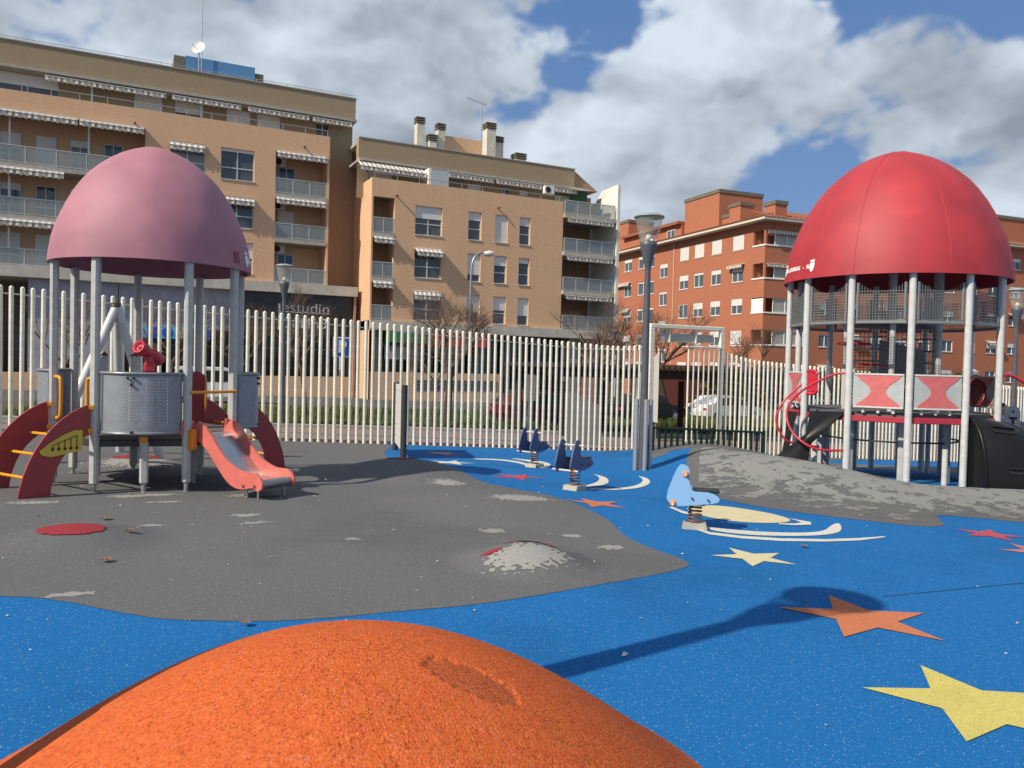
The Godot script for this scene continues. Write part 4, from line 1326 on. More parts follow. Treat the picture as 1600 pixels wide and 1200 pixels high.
func build_tan_building():
	var b := thing("apartment_building", "tall tan brick apartment block with long balconies behind the pink tower", "building", Vector3.ZERO, 0, "apartment buildings")
	var z := -55.5
	var mb := MB.new()
	var wins := []
	for y in [13.25, 10.15, 7.2]:
		wins.append([3.05, 5.12, y, y + 2.02]); wins.append([6.08, 8.18, y, y + 2.02])
	var holes := wins.duplicate()
	holes.append([-16.0, 1.62, 6.75, 15.78]); holes.append([9.55, 13.0, 6.75, 15.52])
	wall(mb, -22.0, 13.15, 6.75, 16.95, z, holes, 0.3)
	mb.quad(Vector3(13.15, 6.0, z), Vector3(13.15, 6.0, z - 2.2), Vector3(13.15, 16.95, z - 2.2), Vector3(13.15, 16.95, z), Vector3.RIGHT)
	mb.quad(Vector3(-22, 16.95, z), Vector3(13.15, 16.95, z), Vector3(13.15, 16.95, z - 0.25), Vector3(-22, 16.95, z - 0.25), Vector3.UP)
	mb.quad(Vector3(-22, 16.0, z - 0.25), Vector3(13.15, 16.0, z - 0.25), Vector3(13.15, 16.95, z - 0.25), Vector3(-22, 16.95, z - 0.25), Vector3.FORWARD)
	for x in [1.62, 9.55, 13.0]:
		mb.quad(Vector3(x, 6.75, z - 0.3), Vector3(x, 15.6, z - 0.3), Vector3(x, 15.6, z - 1.9), Vector3(x, 6.75, z - 1.9), Vector3.RIGHT)
	part(b, "wall", mb, M.tanbrick)
	mb = MB.new()
	mb.bx(-22, 13.1, 15.8, 16.0, z - 2.2, z - 0.26); mb.bx(-16, 1.6, 15.79, 15.797, z - 1.9, z - 0.02); 
	part(b, "terrace_slab", mb, M.concrete)
	var i := 0
	for w in wins:
		window(b, xf_face(Vector3.RIGHT, Vector3(0, 0, z)), w[0], w[1], w[2], w[3], [0.12, 0.1, 0.1, 0.12, 0.35, 0.5][i], M.alu, 1, 0.2, M.glass if i % 2 else M.glasslit)
		if i in [0, 3]: awning(b, Transform3D(), w[0], w[1], w[3] - 0.1, z + 0.02, 0.45 if i == 3 else 0.25, 0.22)
		i += 1
	balcony_stack(b, -16.0, 1.62, 15.78, [6.75, 9.73, 12.75], z, 1.9, 11, true, M.tanbrick)
	balcony_stack(b, 9.55, 13.0, 15.52, [6.75, 9.73, 12.72], z, 1.9, 3, true, M.tanbrick)
	for x in [-5.6, -1.5]:
		mb = MB.new(); mb.bx(x - 0.05, x + 0.05, 6.75, 15.75, z - 0.2, z - 0.1)
		part(b, "balcony_column", mb, M.alu)
	# recessed link wall and the set back top storey
	mb = MB.new()
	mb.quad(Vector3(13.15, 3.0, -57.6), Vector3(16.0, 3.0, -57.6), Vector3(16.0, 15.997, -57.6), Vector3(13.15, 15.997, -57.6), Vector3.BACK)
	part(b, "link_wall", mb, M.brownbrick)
	mb = MB.new()
	var aw := [[-6.6, -3.2, 17.0, 18.6], [1.0, 2.7, 16.4, 18.5], [3.4, 5.2, 16.6, 18.4], [6.6, 8.2, 16.6, 18.4], [8.6, 10.2, 16.6, 18.4], [12.6, 13.6, 16.6, 18.4], [-10.5, -8.5, 16.6, 18.4]]
	wall(mb, -22.0, 15.25, 16.0, 18.9, -57.6, aw, 0.2)
	mb.quad(Vector3(15.25, 15, -57.6), Vector3(15.25, 15, -70), Vector3(15.25, 20.2, -70), Vector3(15.25, 20.2, -57.6), Vector3.RIGHT)
	part(b, "attic_wall", mb, M.olivebrick)
	i = 0
	for w in aw:
		window(b, xf_face(Vector3.RIGHT, Vector3(0, 0, -57.6)), w[0], w[1], w[2], w[3], [0.45, 0.9, 0.4, 0.5, 1.0, 0.0, 0.3][i], M.alu, 1, 0.15)
		i += 1
	mb = MB.new()
	mb.bx(-22, 15.3, 18.78, 20.28, -57.62, -57.0)
	part(b, "roof_band", mb, M.olivebrick)
	mb = MB.new()
	mb.bx(-22, 15.34, 18.62, 18.777, -70, -56.7); mb.bx(-22.05, 15.35, 20.283, 20.36, -57.66, -56.94)
	part(b, "roof_edge", mb, M.concrete)
	mb = MB.new()
	mb.bx(-22, 15.3, 20.0, 20.2, -72, -57.63)
	part(b, "roof", mb, M.concrete)
	for q in [[-3.9, 3.0], [3.2, 7.6], [7.9, 12.1], [12.2, 15.1]]:
		awning(b, Transform3D(), q[0], q[1] - 0.15, 18.6, -57.35, 0.7, 0.16)
	mb = MB.new()
	mb.tube([Vector3(-22, 17.35, z - 0.1), Vector3(13.1, 17.35, z - 0.1)], 0.025, 6)
	for k in 24: mb.tube([Vector3(-21.5 + k * 1.5, 16.9, z - 0.1), Vector3(-21.5 + k * 1.5, 17.35, z - 0.1)], 0.02, 5)
	mb.tube([Vector3(-22, 20.6, -57.3), Vector3(15.2, 20.6, -57.3)], 0.02, 6)
	for k in 19: mb.tube([Vector3(-21.5 + k * 2.0, 20.3, -57.3), Vector3(-21.5 + k * 2.0, 20.6, -57.3)], 0.018, 5)
	part(b, "parapet_rail", mb, M.steel)
	for x in [-1.4, 5.0]:
		mb = MB.new(); mb.bx(x - 0.06, x + 0.06, 17.0, 18.62, -57.2, -57.08)
		part(b, "terrace_screen", mb, M.acwhite)
	# overflow spouts that poke from the parapets
	for x in [1.0, 11.4]:
		mb = MB.new(); mb.tube([Vector3(x, 16.0, z - 0.05), Vector3(x + 0.02, 15.95, z + 0.32)], 0.06, 8)
		part(b, "spout", mb, M.rust)
	# blue rooftop box, dish and mast
	mb = MB.new()
	mb.bx(4.1, 8.6, 20.2, 21.85, -61.5, -58.8)
	var rb := part(b, "rooftop_box", mb, M.bluebox)
	mb = MB.new()
	mb.bx(3.4, 4.08, 20.2, 21.8, -61.0, -58.9); mb.bx(8.61, 9.2, 20.2, 21.5, -61.0, -58.9)
	part(rb, "box_wing", mb, M.olive)
	mb = MB.new()
	var dx := Transform3D(Basis(Vector3.UP, -0.6) * Basis(Vector3.RIGHT, 1.2), Vector3(4.9, 22.25, -58.2))
	mb.lathe([Vector2(0.0, 0.0), Vector2(0.2, 0.02), Vector2(0.36, 0.07), Vector2(0.47, 0.13)], 22, dx)
	var ds := part(b, "satellite_dish", mb, M.acwhite)
	mb = MB.new()
	mb.tube([Vector3(4.9, 20.2, -58.3), Vector3(4.9, 22.25, -58.3)], 0.04, 6)
	mb.tube([Vector3(4.85, 22.1, -58.1), Vector3(4.4, 22.3, -57.7)], 0.02, 5)
	part(ds, "dish_arm", mb, M.steel)
	roof_mast(b, Vector3(5.1, 20.2, -58.6), 6.6)
	# street floor: concrete band, shopfronts, sign
	mb = MB.new()
	mb.bx(-22, 15.2, 6.08, 6.745, -60.6, -55.15)
	part(b, "concrete_band", mb, M.palestone)
	mb = MB.new()
	mb.bx(-22, 15.15, -2.0, 6.08, -62.0, -60.5)
	part(b, "shop_back_wall", mb, M.shopwall)
	mb = MB.new()
	mb.bx(-22, 15.0, -1.6, 0.45, -56.2, -55.55)
	part(b, "plinth", mb, M.tanbrick)
	mb = MB.new()
	mb.bx(15.0, 15.15, -1.6, 6.07, -57.6, -55.3)
	part(b, "corner_pier", mb, M.pinkstone)
	for q in [[-4.6, -3.5], [-3.45, 0.2], [0.25, 4.2], [4.25, 7.2]]:
		mb = MB.new(); mb.bx(q[0], q[1], 3.4 if q[0] > -3.4 else -1.2, 6.075, -56.0, -55.75)
		part(b, "facade_panel", mb, M.lilac)
	for k in 12:
		mb = MB.new(); var x := -20.0 + k * 2.9; mb.bx(x, x + 2.5, 0.5, 3.3, -56.9, -56.85)
		var sw := part(b, "shop_window", mb, M.glassdark)
		mb = MB.new(); mb.bx(x - 0.2, x, 0.455, 3.38, -56.9, -56.6); mb.bx(x, x + 2.5, 2.3, 2.42, -56.845, -56.8)
		part(sw, "mullion", mb, M.lampgrey)
	mb = MB.new(); mb.bx(7.4, 14.95, 3.2, 6.07, -55.9, -55.6)
	var sg := part(b, "shop_sign", mb, M.signblack)
	var font := SystemFont.new(); font.font_names = PackedStringArray(["Droid Sans"])
	for q in [["estudio", 0.92, 5.10, 11.35], ["cara", 1.45, 4.20, 11.25]]:
		var tm := TextMesh.new()
		tm.text = q[0]; tm.font = font; tm.font_size = 64; tm.pixel_size = q[1] / 64.0; tm.depth = 0.05
		put(sg, "sign_lettering", tm, M.signwhite, Transform3D(Basis().scaled(Vector3(1.05 if q[0] == "estudio" else 1.25, 0.9, 1)), Vector3(q[3] + 0.4, q[2], -55.57)))
	mb = MB.new(); mb.bx(9.9, 10.02, 3.6, 5.35, -55.6, -55.55); mb.bx(10.03, 13.4, 4.78, 4.84, -55.6, -55.55)
	part(sg, "sign_line", mb, M.signwhite)
	mb = MB.new(); mb.bx(0.6, 5.6, 2.75, 3.5, -55.72, -55.62)
	var bn := part(b, "shop_banner", mb, M.bannerblue)
	for k in 5:
		mb = MB.new()
		mb.lathe([Vector2(0.0, 0.02), Vector2(0.33, 0.018), Vector2(0.33, 0.0)], 18, Transform3D(Basis(Vector3(1, 0, 0), Vector3(0, 0, 1), Vector3(0, -1, 0)), Vector3(2.3 + k * 0.75, 3.12, -55.615)))
		part(bn, "banner_disc", mb, M.bannerdeep if k != 2 else M.bannergreen)
	var tb := TextMesh.new(); tb.text = "la"; tb.font = font; tb.font_size = 64; tb.pixel_size = 0.6 / 64.0; tb.depth = 0.02
	put(bn, "banner_lettering", tb, M.signwhite, Transform3D(Basis(), Vector3(1.2, 3.15, -55.61)))

func build_stepped_building():
	var b := thing("apartment_building", "lower tan brick apartment block with white end wall, behind the middle of the fence", "building", Vector3.ZERO, 0, "apartment buildings")
	var z := -53.2
	var mb := MB.new()
	var wins := []
	for y in [10.5, 7.52, 4.56]:
		wins.append([18.62, 20.62, y, y + 2.0])
		for x in [22.62, 24.72, 26.72]: wins.append([x, x + (1.02 if x < 26 else 0.9), y, y + 2.0])
	var holes := wins.duplicate()
	holes.append([15.62, 17.12, 4.45, 12.8])
	wall(mb, 15.5, 30.4, 4.4, 14.05, z, holes, 0.3)
	mb.quad(Vector3(30.4, 4.4, z), Vector3(30.4, 14.05, z), Vector3(30.4, 14.05, z - 2), Vector3(30.4, 4.4, z - 2), Vector3.RIGHT)
	mb.quad(Vector3(15.5, 14.05, z), Vector3(30.4, 14.05, z), Vector3(30.4, 14.05, z - 0.25), Vector3(15.5, 14.05, z - 0.25), Vector3.UP)
	mb.quad(Vector3(15.5, 13.1, z - 0.25), Vector3(30.4, 13.1, z - 0.25), Vector3(30.4, 14.05, z - 0.25), Vector3(15.5, 14.05, z - 0.25), Vector3.FORWARD)
	for x in [15.62, 17.12]:
		mb.quad(Vector3(x, 4.4, z - 0.3), Vector3(x, 12.8, z - 0.3), Vector3(x, 12.8, z - 1.6), Vector3(x, 4.4, z - 1.6), Vector3.RIGHT)
	part(b, "wall", mb, M.tanbrick)
	mb = MB.new()
	mb.quad(Vector3(15.5, -2.0, z), Vector3(15.5, 14.05, z), Vector3(15.5, 14.05, -57.6), Vector3(15.5, -2.0, -57.6), Vector3.LEFT)
	part(b, "side_wall", mb, M.tanbrick)
	mb = MB.new(); mb.bx(15.55, 30.35, 12.9, 13.1, -56, z - 0.26)
	part(b, "terrace_slab", mb, M.concrete)
	var i := 0
	for w in wins:
		window(b, xf_face(Vector3.RIGHT, Vector3(0, 0, z)), w[0], w[1], w[2], w[3], [0.42, 0.3, 1.0, 0.3, 0.1, 0.75, 0.35, 0.2, 0.3, 0.6, 0.5, 0.65][i], M.alu, 1 if w[1] - w[0] > 1.5 else 0, 0.2)
		if i in [4, 8]: awning(b, Transform3D(), w[0], w[1], w[3] + 0.02, z + 0.02, 0.62 if i == 4 else 0.25, 0.3)
		i += 1
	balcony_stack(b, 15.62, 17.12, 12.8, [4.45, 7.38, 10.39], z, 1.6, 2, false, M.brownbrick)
	for y in [10.08, 7.06]: awning(b, Transform3D(), 15.66, 17.08, y, z + 0.04, 0.28, 0.16)
	for x in [17.2, 24.9]:
		mb = MB.new(); mb.tube([Vector3(x, 13.0, z - 0.05), Vector3(x + 0.02, 12.95, z + 0.32)], 0.06, 8)
		part(b, "spout", mb, M.rust)
	# open balconies at the right end with a white end wall
	mb = MB.new()
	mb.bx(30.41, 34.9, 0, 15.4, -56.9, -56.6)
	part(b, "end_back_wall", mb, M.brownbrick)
	mb = MB.new()
	mb.prism(PackedVector2Array([Vector2(-57.5, -2), Vector2(-52.9, -2), Vector2(-52.9, 15.85), Vector2(-55.2, 15.75), Vector2(-56.2, 14.9), Vector2(-57.5, 14.9)]), 0.25, Transform3D(Basis(Vector3(0, 0, 1), Vector3.UP, Vector3(-1, 0, 0)), Vector3(35.2, 0, 0)))
	part(b, "end_wall", mb, M.whitewall)
	i = 0
	for y in [4.45, 7.35, 10.3, 13.15]:
		mb = MB.new()
		mb.bx(30.41, 35.06, y - 0.3, y, -56.59, -52.95)
		part(b, "balcony_slab", mb, M.concrete)
		railing(b, 30.45, 34.95, y, -53.05, 4)
		window(b, xf_face(Vector3.RIGHT, Vector3(0, 0, -56.42)), 30.6, 32.1, y + 0.05, y + 2.2, [0.6, 0.3, 0.45, 0.5][i], M.alu, 1, 0.14, M.glassblue)
		if i > 0: awning(b, Transform3D(), 30.55, 34.6, y - 0.32, -53.1, 0.45, 0.10)
		i += 1
	mb = MB.new(); mb.quad(Vector3(31.6, 14.1, -54.6), Vector3(33.2, 14.1, -54.6), Vector3(33.3, 15.35, -54.5), Vector3(31.8, 15.35, -54.6), Vector3.BACK)
	part(b, "terrace_blind", mb, M.greencloth)
	mb = MB.new(); mb.quad(Vector3(31.6, 15.40, -54.6), Vector3(33.3, 15.42, -54.5), Vector3(33.4, 15.2, -53.4), Vector3(31.9, 15.15, -53.5), Vector3.UP)
	part(b, "terrace_awning", mb, M.cloth)
	# top storey
	mb = MB.new()
	var aw := [[15.8, 17.6, 13.2, 15.0], [21.2, 21.9, 13.2, 15.0], [23.4, 24.5, 13.2, 15.0], [26.1, 26.9, 13.2, 15.0], [27.7, 28.5, 13.2, 15.0], [30.8, 32.6, 13.2, 15.0]]
	wall(mb, 15.0, 32.9, 13.0, 15.5, -55.3, aw, 0.2)
	part(b, "attic_wall", mb, M.olivebrick)
	i = 0
	for w in aw:
		window(b, xf_face(Vector3.RIGHT, Vector3(0, 0, -55.3)), w[0], w[1], w[2], w[3], [0.3, 0.0, 1.0, 0.0, 0.2, 0.3][i], M.alu, 1, 0.15, M.glassblue if i in [1, 3, 4] else M.glass)
		i += 1
	mb = MB.new()
	mb.bx(15.0, 32.3, 15.6, 17.05, -55.5, -54.9)
	part(b, "roof_band", mb, M.olivebrick)
	mb = MB.new()
	mb.bx(15.0, 33.6, 15.46, 15.597, -60, -54.6); mb.bx(15.0, 32.35, 17.053, 17.12, -55.5, -54.85)
	part(b, "roof_edge", mb, M.concrete)
	mb = MB.new()
	mb.prism(PackedVector2Array([Vector2(32.3, 15.6), Vector2(34.6, 15.6), Vector2(32.3, 17.05)]), 3.0, Transform3D(Basis(), Vector3(0, 0, -56.6)))
	part(b, "roof_slope", mb, M.brownbrick)
	mb = MB.new(); mb.bx(15.0, 32.0, 16.7, 16.9, -66, -55.51)
	part(b, "roof", mb, M.concrete)
	awning(b, Transform3D(), 14.9, 19.6, 15.45, -54.85, 1.0, 0.55)
	for q in [[21.5, 25.2], [25.3, 29.2], [30.3, 32.4]]: awning(b, Transform3D(), q[0], q[1] - 0.1, 15.45, -54.85, 0.5, 0.16)
	mb = MB.new(); mb.bx(19.9, 21.2, 13.1, 15.2, -53.65, -53.6)
	var ps := part(b, "terrace_screen", mb, M.frost)
	mb = MB.new(); mb.bx(19.7, 19.88, 13.1, 15.3, -55.2, -53.6)
	part(ps, "screen_post", mb, M.acwhite)
	aircon(b, Vector3(29.3, 14.85, -53.6))
	mb = MB.new()
	mb.tube([Vector3(15.6, 14.4, z - 0.1), Vector3(30.4, 14.4, z - 0.1)], 0.025, 6)
	for k in 10: mb.tube([Vector3(15.7 + k * 1.6, 14.0, z - 0.1), Vector3(15.7 + k * 1.6, 14.4, z - 0.1)], 0.02, 5)
	part(b, "parapet_rail", mb, M.steel)
	chimney(b, 20.2, 17.2, -57.2, 0.6, 2.1, M.stucco)
	chimney(b, 21.1, 17.2, -57.0, 0.6, 0.9, M.stucco)
	chimney(b, 22.0, 17.2, -57.6, 0.6, 2.0, M.stucco)
	chimney(b, 26.0, 17.2, -57.4, 0.78, 2.6, M.stucco)
	chimney(b, 27.1, 17.2, -58.2, 0.7, 1.9, M.stucco)
	chimney(b, 28.6, 16.9, -57.4, 0.9, 0.9, M.stucco)
	mb = MB.new(); mb.bx(22.6, 25.6, 16.9, 19.0, -60.5, -57.9)
	part(b, "rooftop_room", mb, M.tanbrick)
	roof_mast(b, Vector3(25.6, 17.0, -58.0), 5.2)
	# street floor
	mb = MB.new(); mb.bx(15.5, 36.0, 3.75, 4.395, -55.5, -52.9)
	part(b, "concrete_band", mb, M.palestone)
	mb = MB.new(); mb.bx(15.6, 36.0, -2.5, 3.75, -60.5, -59.5); mb.bx(15.6, 36.0, 3.4, 3.749, -59.49, -55.51)
	part(b, "shop_back_wall", mb, M.shopwall)
	mb = MB.new(); mb.bx(15.6, 25.5, -2.2, 0.9, -53.9, -53.3)
	part(b, "plinth", mb, M.tanbrick)
	for k in 3:
		mb = MB.new(); mb.bx(18.8 + 0.01, 25.2, -0.3 + k * 0.25, -0.12 + k * 0.25, -53.29, -53.26)
		part(b, "vent_slat", mb, M.lampgrey)
	for k in 8:
		mb = MB.new(); var x := 16.0 + k * 2.5; mb.bx(x, x + 0.4, -2.2, 3.74, -54.0, -53.6)
		part(b, "pillar", mb, M.shopwall)
		mb = MB.new(); mb.bx(x + 0.41, x + 2.49, 0.95, 3.3, -54.6, -54.55)
		part(b, "shop_window", mb, M.glassdark)
	mb = MB.new(); mb.bx(16.7, 19.5, 2.95, 3.7, -53.6, -52.85)
	part(b, "shop_canopy", mb, M.greencanopy)
	mb = MB.new(); mb.bx(19.55, 24.2, 2.8, 3.7, -53.6, -52.85)
	part(b, "shop_canopy", mb, M.redcanopy)
	mb = MB.new(); mb.bx(16.7, 19.5, 1.8, 2.7, -53.58, -53.5)
	part(b, "shop_sign", mb, M.lilac)
	for k in 4:
		mb = MB.new(); var x := 31.2 + k * 1.3; mb.bx(x, x + 1.1, -2.0, 3.74, -53.5, -53.3)
		part(b, "facade_panel", mb, M.pinkstone if k % 2 else M.shopwall)

func build_orange_building():
	var b := thing("apartment_building", "orange brick apartment block with white windows and tiled eaves behind the gate", "building", Vector3(51.99, 0, -54.58), deg_to_rad(-4.5), "apartment buildings")
	# left facade: runs along -z from the corner, faces -x
	var lx := Transform3D(Basis(Vector3(0, 0, 1), Vector3.UP, Vector3(-1, 0, 0)), Vector3.ZERO)   # local x = +z of the block, so s metres from the corner is x = -s
	var wl := []
	for y in [12.83, 9.86, 6.86, 3.9, 0.9]:
		for s in [[3.0, 4.65], [6.36, 7.95], [9.22, 10.85], [11.85, 13.48], [23.33, 25.08], [18.45, 21.9], [28.0, 29.6]]: wl.append([-s[1], -s[0], y, y + 1.42])
	for y in [11.43, 8.4, 5.3, 2.3]: wl.append([-17.3, -15.77, y, y + 1.45])
	var holes := wl.duplicate()
	for y in [12.95, 9.98, 6.9, 4.0]: holes.append([-1.62, 0.0, y, y + 1.3])
	var mb := MB.new()
	wall(mb, -40.0, 0.0, -4.0, 15.0, 0.0, holes, 0.2)
	var w0 := part(b, "wall", mb, M.orangebrick); w0.transform = lx
	var i := 0
	for w in wl:
		window(b, lx, w[0], w[1], w[2], w[3], [0.97, 0.97, 0.97, 0.97, 0.3, 0.25, 1.0, 0.35, 0.3, 0.15, 0.4, 0.2, 0.1, 1.0, 0.45, 0.4, 0.45, 0.05, 0.6, 0.15, 0.4, 0.9, 0.4, 0.9, 0.3, 0.5, 0.2][i % 27], M.whiteframe, 1 if w[1] - w[0] < 2 else 2, 0.1)
		i += 1
	awning(b, lx, -4.9, -2.75, 11.45, 0.03, 0.4, 0.05)
	for q in [[-27.2, 11.5], [-25.3, 11.5], [-25.3, 8.4]]: awning(b, lx, q[0], q[0] + 1.9, q[1], 0.03, 0.35, 0.12)
	# right facade: local x, faces +z
	var wr := []
	for y in [12.75, 9.85, 6.9, 3.95, 1.0]:
		var x := 6.4
		while x < 44.0:
			wr.append([x, x + 1.5, y, y + 1.15]); x += 3.13
	var hr := wr.duplicate()
	for y in [12.95, 9.98, 6.9, 4.0]: hr.append([0.0, 4.9, y, y + 1.25])
	mb = MB.new()
	wall(mb, 0.0, 50.0, -4.0, 15.0, 0.0, hr, 0.2)
	part(b, "wall", mb, M.orangebrick)
	i = 0
	var rx := Transform3D()
	for w in wr:
		window(b, rx, w[0], w[1], w[2], w[3], [0.1, 0.4, 0.0, 0.55, 0.3][(i * 3) % 5], M.whiteframe, 1, 0.1)
		if i % 6 == 4: awning(b, rx, w[0] - 0.1, w[1] + 0.1, w[3] + 0.1, 0.03, 0.5, 0.2)
		i += 1
	# corner loggias, partly glazed
	i = 0
	for y in [12.95, 9.98, 6.9, 4.0]:
		mb = MB.new()
		mb.bx(0.05, 4.85, y - 0.5, y + 1.6, -1.9, -1.75)
		part(b, "loggia_back_wall", mb, M.orangebrick)
		mb = MB.new(); mb.bx(-0.06, 4.9, y - 0.13, y - 0.003, -1.7, 0.06)
		part(b, "loggia_sill", mb, M.whiteframe)
		window(b, rx, 1.1, 3.9, y + 0.003, y + 1.22, 0.0, M.whiteframe, 1, 0.12, M.glasscurtain)
		mb = MB.new(); mb.bx(0.02, 0.12, y, y + 1.25, -0.12, -0.02)
		part(b, "loggia_post", mb, M.whiteframe)
		if i < 2: awning(b, rx, 0.15, 4.6, y + 1.22, 0.0, 0.2, 0.0)
		if i == 2:
			mb = MB.new(); mb.bx(-0.05, -0.02, y, y + 1.2, -1.6, -0.02)
			part(b, "loggia_shutter", mb, M.whiteframe)
		i += 1
	# eaves and tiled hip roof
	mb = MB.new()
	mb.bx(-0.9, 50.0, 14.98, 15.2, -0.01, 0.9); mb.bx(-0.9, 0.01, 14.98, 15.2, -40.0, -0.011)
	part(b, "eaves", mb, M.eave)
	mb = MB.new()
	var rise := 2.4; var run := 6.5
	var c := Vector3(-0.95, 15.203, 0.95); var tp := Vector3(run, 15.2 + rise, -run)
	mb.quad(c, Vector3(50, 15.203, 0.95), Vector3(50, 15.2 + rise, -run), tp, Vector3(0, 1, 1))
	mb.quad(c, tp, Vector3(run, 15.2 + rise, -40), Vector3(-0.95, 15.203, -40), Vector3(-1, 1, 0))
	var rf := part(b, "roof", mb, M.tileroof)
	for k in 60:
		mb = MB.new()
		var s := 0.2 + k * 0.62
		if k < 40:
			mb.beam(Vector3(-0.95, 15.25, -s), Vector3(minf(run, -0.95 + 3.0), 15.25 + rise * 2.95 / 7.4, -s), 0.10, 0.07)
		else:
			s = (k - 40) * 0.62
			mb.beam(Vector3(s, 15.25, 0.95), Vector3(s, 15.25 + rise * 2.95 / 7.4, -2.0), 0.10, 0.07)
		part(rf, "tile_row", mb, M.tileroof)
	for q in [[1.2, 6.5, -14.6, -8.6, 19.6], [1.6, 4.5, -8.6, -7.2, 17.0], [1.4, 3.0, -7.2, -5.5, 17.8], [0.9, 2.2, -1.4, 0.1, 16.9], [1.5, 5.0, -34.0, -27.0, 19.5]]:
		mb = MB.new(); mb.bx(q[0], q[1], 14.0, q[4] - 0.35, q[2], q[3])
		var bl := part(b, "roof_block", mb, M.orangebrick)
		mb = MB.new(); mb.bx(q[0] - 0.08, q[1] + 0.08, q[4] - 0.347, q[4], q[2] - 0.08, q[3] + 0.08)
		part(bl, "block_coping", mb, M.olive)
	mb = MB.new(); mb.bx(0.9, 6.0, 14.5, 17.0, -26.9, -14.7)
	part(b, "dormer", mb, M.orangebrick)
	mb = MB.new(); mb.bx(0.4, 6.2, 17.003, 17.3, -26.9, -14.68)
	part(b, "dormer_roof", mb, M.tileroof)
	var dxf := Transform3D(Basis(Vector3(0, 0, 1), Vector3.UP, Vector3(-1, 0, 0)), Vector3(0.72, 0, 0))
	for s in [[15.7, 17.3], [20.5, 21.8]]: window(b, dxf, -s[1], -s[0], 15.35, 16.6, 0.0, M.whiteframe, 1, 0.1)
	mb = MB.new(); mb.bx(-0.1, -0.02, 0, 14.9, -14.55, -14.45)
	part(b, "downpipe", mb, M.pipe)
	# taller part at the far right
	mb = MB.new(); mb.bx(27.0, 50.0, 15.3, 18.3, -9.0, -1.6)
	var tw := part(b, "upper_storey", mb, M.orangebrick)
	mb = MB.new(); mb.bx(26.9, 50.1, 18.303, 18.65, -9.1, -1.5)
	part(tw, "coping", mb, M.olive)

# ---------------------------------------------------------------- street side things
func grow(mb: MB, p: Vector3, d: Vector3, l: float, r: float, deep: int):
	var pts := [p]; var rad := [r]
	var q := p; var dd := d
	var n := 3 if deep > 1 else 2
	for k in n:
		dd = (dd + Vector3(rng.randf_range(-0.22, 0.22), rng.randf_range(-0.06, 0.16), rng.randf_range(-0.22, 0.22))).normalized()
		q += dd * l / n
		pts.append(q); rad.append(lerpf(r, r * 0.62, float(k + 1) / n))
	mb.tube(pts, rad, 6 if deep > 3 else (4 if deep > 1 else 3), false)
	if deep <= 0: return
	var kids := rng.randi_range(2, 3) + (1 if deep < 4 else 0)
	for k in kids:
		var s := Vector3(rng.randf_range(-1, 1), rng.randf_range(-0.15, 0.65), rng.randf_range(-1, 1)).normalized()
		var t := rng.randf_range(0.45, 1.0)
		var o: Vector3 = pts[int(t * n)]
		grow(mb, o, (dd * 0.75 + s * 0.8).normalized(), l * rng.randf_range(0.58, 0.8), r * 0.52, deep - 1)

func bare_tree(label: String, x: float, z: float, h: float, lean: Vector3, r := 0.09, deep := 5):
	var t := thing("bare_tree", label, "tree", at_land(x, z), 0.0, "bare street trees beyond the fence")
	var mb := MB.new()
	var top := Vector3(0, h * 0.38, 0) + lean
	mb.tube([Vector3(0, -0.1, 0), lean * 0.4 + Vector3(rng.randf_range(-0.05, 0.05), h * 0.18, 0), top], [r * 1.25, r, r * 0.8], 9)
	part(t, "trunk", mb, M.bark)
	mb = MB.new()
	for k in 5:
		var a := TAU * k / 5.0 + rng.randf() * 0.8
		grow(mb, top - Vector3(0, 0.1 * k, 0), Vector3(cos(a) * 0.7, 0.9, sin(a) * 0.7).normalized(), h * 0.31, r * 0.5, deep - 1)
	part(t, "crown", mb, M.twig)

